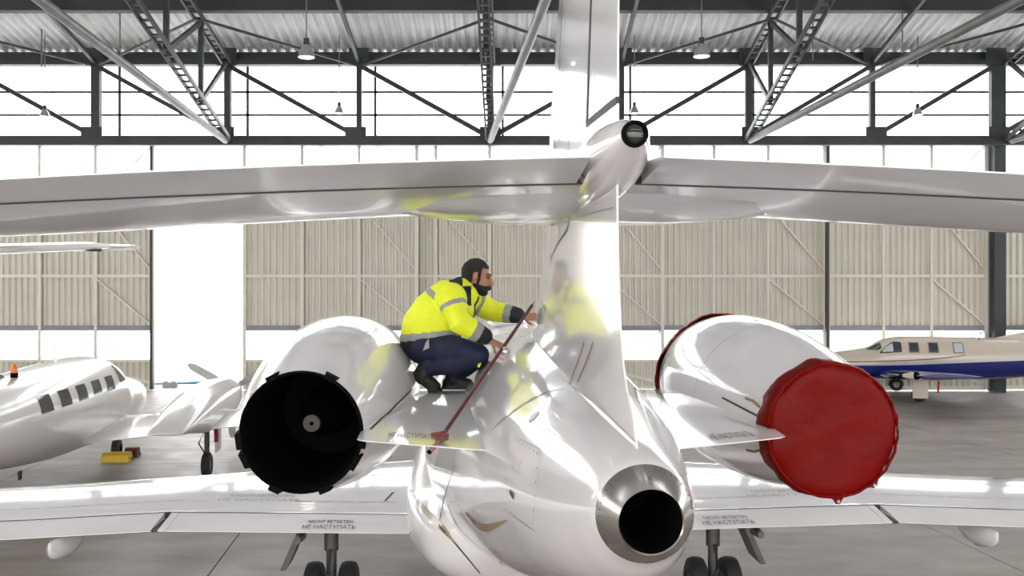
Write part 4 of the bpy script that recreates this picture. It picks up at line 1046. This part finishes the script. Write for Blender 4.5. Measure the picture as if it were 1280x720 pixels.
def bound(y): return min(0.98+0.05*max(0, 1.2-y)-0.03*max(0, y-1.8), 1.45)
def half_ring(r, upper, n=24, e=2.2):
    y, hw, top, bot = r; zm, hz = (top+bot)/2, (top-bot)/2
    k = max(-.9, min(.9, (bound(y)-zm)/hz)); ph = math.copysign(math.asin(min(1, abs(k)**(e/2))), k)
    a0, a1 = (ph, math.pi-ph) if upper else (math.pi-ph, 2*math.pi+ph)
    out = []
    for i in range(n+1):
        a = a0+(a1-a0)*i/n; c, s_ = math.cos(a), math.sin(a)
        out.append(Vector((hw*math.copysign(abs(c)**(2/e), c), y, zm+hz*math.copysign(abs(s_)**(2/e), s_))))
    return out
mbf = MB().loft([half_ring(r, True) for r in BFS], cap=False, closed=False); bfo = mbf.build('fuselage', BEI, bp, True, 60)
mbl = MB().loft([half_ring(r, False) for r in BFS], cap=False, closed=False); mbl.build('belly', BLU, bp, True, 60)
MB().loft([tsec(*BFS[-1][:1], *BFS[-1][1:], 40), tsec(3.92, .2, 1.1, .82, 40)]).build('nose_bowl', BEI, bp, True)
mbx = MB(); mbx.add(mbf.v, mbf.f); mbx.add(mbl.v, mbl.f)
BB = bvh(mbx)
def bpatch(nm, pts, m, par, off=.006, n=8):
    rows = []
    for (y, z0, z1) in interp(pts, n):
        row = []
        for j in range(4):
            h_ = BB.ray_cast(Vector((-3, y, z0+(z1-z0)*j/3)), Vector((1, 0, 0)))
            if h_[0] is None: break
            row.append(h_[0]+h_[1]*off*(-1 if h_[1].x > 0 else 1))
        if len(row) == 4: rows.append(row)
    if len(rows) > 1: return MB().loft(rows, cap=False, closed=False).build(nm, m, par, True)
GL = mat('aircraft_glass', (.05, .055, .06), .06); GLB = mat('bright_window', (.55, .57, .6), .1)
bpatch('silver_band', [(3.4, .93, .97), (1.0, .98, 1.05), (-.5, 1.06, 1.16), (-2.5, 1.17, 1.27), (-4.5, 1.27, 1.33)], STRP, bfo)
bpatch('maroon_line', [(3.2, 1.0, 1.03), (1.0, 1.10, 1.13), (-.1, 1.18, 1.21), (-.9, 1.29, 1.31)], MAR, bfo, .007)
for y0, m in ((.53, GL), (-.02, GL), (-.72, GLB)):
    bpatch('window_rim', [(y0+.15, 1.36, 1.67), (y0-.15, 1.36, 1.67)], mat('window_rim', (.22, .2, .18), .4), bfo, .006, 3)
    bpatch('cabin_window', [(y0+.12, 1.39, 1.64), (y0-.12, 1.39, 1.64)], m, bfo, .011, 3)
bpatch('side_window', [(1.50, 1.33, 1.36), (1.3, 1.34, 1.54), (1.1, 1.36, 1.67), (.88, 1.37, 1.66)], GL, bfo, .008, 4)
bpatch('side_pane', [(1.42, 1.36, 1.40), (1.3, 1.38, 1.52), (1.12, 1.39, 1.63)], GLB, bfo, .014, 4)
bpatch('windscreen', [(1.85, 1.42, 1.43), (1.7, 1.41, 1.50), (1.56, 1.42, 1.58), (1.44, 1.48, 1.63)], GL, bfo, .008, 4)
WS = .80
for sgn in (-1, 1):
    wg = MB().loft([twing(sgn*l, le+WS, te+WS, z, ht) for l, le, te, z, ht in ((.2, .75, -1.15, .70, .13), (1.4, .7, -1.1, .76, .12), (4.6, .62, -1.0, 1.02, .09), (4.75, .5, -.9, 1.03, .04))]).build('wing', BLU if sgn < 0 else BEI, bp, True, 50)
    MB().loft([twing(sgn*l, .66+WS, .44+WS, z, .10) for l, z in ((1.5, .765), (4.6, 1.02))]).build('deicing_boot', SOOT, wg, True)
    MB().loft([tsec(y+WS, w, a, b, 16, sgn*4.45) for y, w, a, b in ((.9, .05, 1.05, .97), (.7, .12, 1.10, .90), (.1, .13, 1.09, .88), (-.5, .05, 1.02, .94))]).build('tip_pod', BEI, wg, True)
    lg = MB().tube([(sgn*1.5, WS-.2, .8), (sgn*1.5, WS-.2, .25)], .05, 10).build('gear_strut', PIPEM, bp, True)
    MB().rev([(-.08, .1), (-.085, .17), (-.05, .21), (.05, .21), (.085, .17), (.08, .1)], (sgn*1.5, WS-.2, .21), 'x', 24).build('wheel', RUBBER, lg, True)
    MB().box((sgn*1.62, WS-.2, .44), (.03, .42, .66)).build('gear_door', BEI, lg)
nl = MB().tube([(0, 2.3, .75), (0, 2.3, .2)], .04, 10).build('nose_strut', PIPEM, bp, True)
MB().rev([(-.07, .08), (-.07, .15), (-.04, .18), (.04, .18), (.07, .15), (.07, .08)], (0, 2.3, .18), 'x', 24).build('wheel', RUBBER, nl, True)
sp = MB().rev([(3.9, .24), (4.1, .2), (4.35, .1), (4.45, .005)], (0, 0, 1.02), n=20).build('spinner', CHROME, bp, True)
for a in (45, 135, 225, 315):
    q = Matrix.Rotation(R(a), 3, 'Y')
    MB().loft([[Vector((0, 4.05, 1.02))+q @ Vector((x*w, y*.02, r)) for x, y in ((-1, -1), (1, 1), (1, 1.6), (-1, -.4))] for r, w in ((.15, .05), (.5, .08), (.9, .07), (1.05, .03))]).build('propeller_blade', SOOT, sp)
MB().loft([fin_sec(1.7, -1.5, -6.8, .09), fin_sec(1.9, -2.3, -6.8, .07), fin_sec(2.1, -3.3, -6.9, .06), fin_sec(2.45, -4.4, -7.0, .06), fin_sec(3.9, -6.2, -7.4, .03)]).build('tail_fin', BEI, bp)
for sgn in (-1, 1): MB().loft([twing(sgn*l, le, te, 1.75, .05) for l, le, te in ((.05, -5.7, -6.9), (2.2, -6.1, -6.9))]).build('tailplane', BEI, bp, True)
MB().tube([(-.3, -1.35, 1.72), (-.3, -1.42, 2.0)], .012, 6).build('whip_antenna', DARK, bp)
MB().loft([[Vector((-.05+i*.02, -2.9, 1.95+j)) for i, j in ((-1, 0), (1, 0), (1, .25), (-1, .25))], [Vector((-.05+i*.02, -3.1, 2.1+j)) for i, j in ((-1, 0), (1, 0), (1, .25), (-1, .25))]]).build('tail_strap', SOOT, bp)
# red flag under wing
p = at(1173, 491, 25.2); t = empty('warning_flag', p, label='narrow red ribbon hanging under the wing of the beige aeroplane', cat='flag')
MB().loft([[Vector((x+.02*z, d_+.01*math.sin(z*18), z)) for x, d_ in ((-.03, 0), (.03, .01), (.03, .016), (-.03, .006))] for z in [.42*k/6 for k in range(7)]]).build('ribbon', FLAG, t)
MB().tube([(0, 0, .4), (0, 0, .55)], .008, 6).build('cord', PIPEM, t)

# ------------------------------------------------------------------ tow bar outside the open door
tbp = at(215, 489, 31.6); tbp.z = -.04
tbar = empty('tow_bar', tbp, label='light blue aircraft tow bar on small wheels in the open doorway', cat='tow bar')
TB_ = mat('tow_bar_blue', (.10, .28, .42), .4)
MB().tube([(-1.2, 0, .15), (1.1, 0, .2)], .045, 10).build('bar', TB_, tbar, True)
for dx in (-.17, .08): MB().rev([(-.05, .05), (-.05, .13), (.05, .13), (.05, .05)], (dx, -.06, .13), 'y', 20, True).build('wheel', mat('grey_wheel', (.25, .27, .3), .5), tbar, True)
MB().box((-1.35, 0, .12), (.4, .3, .2)).build('tow_head', GEARM, tbar); MB().tube([(.6, 0, .19), (1.0, 0, .2)], .06, 10).build('grip', TB_, tbar, True)
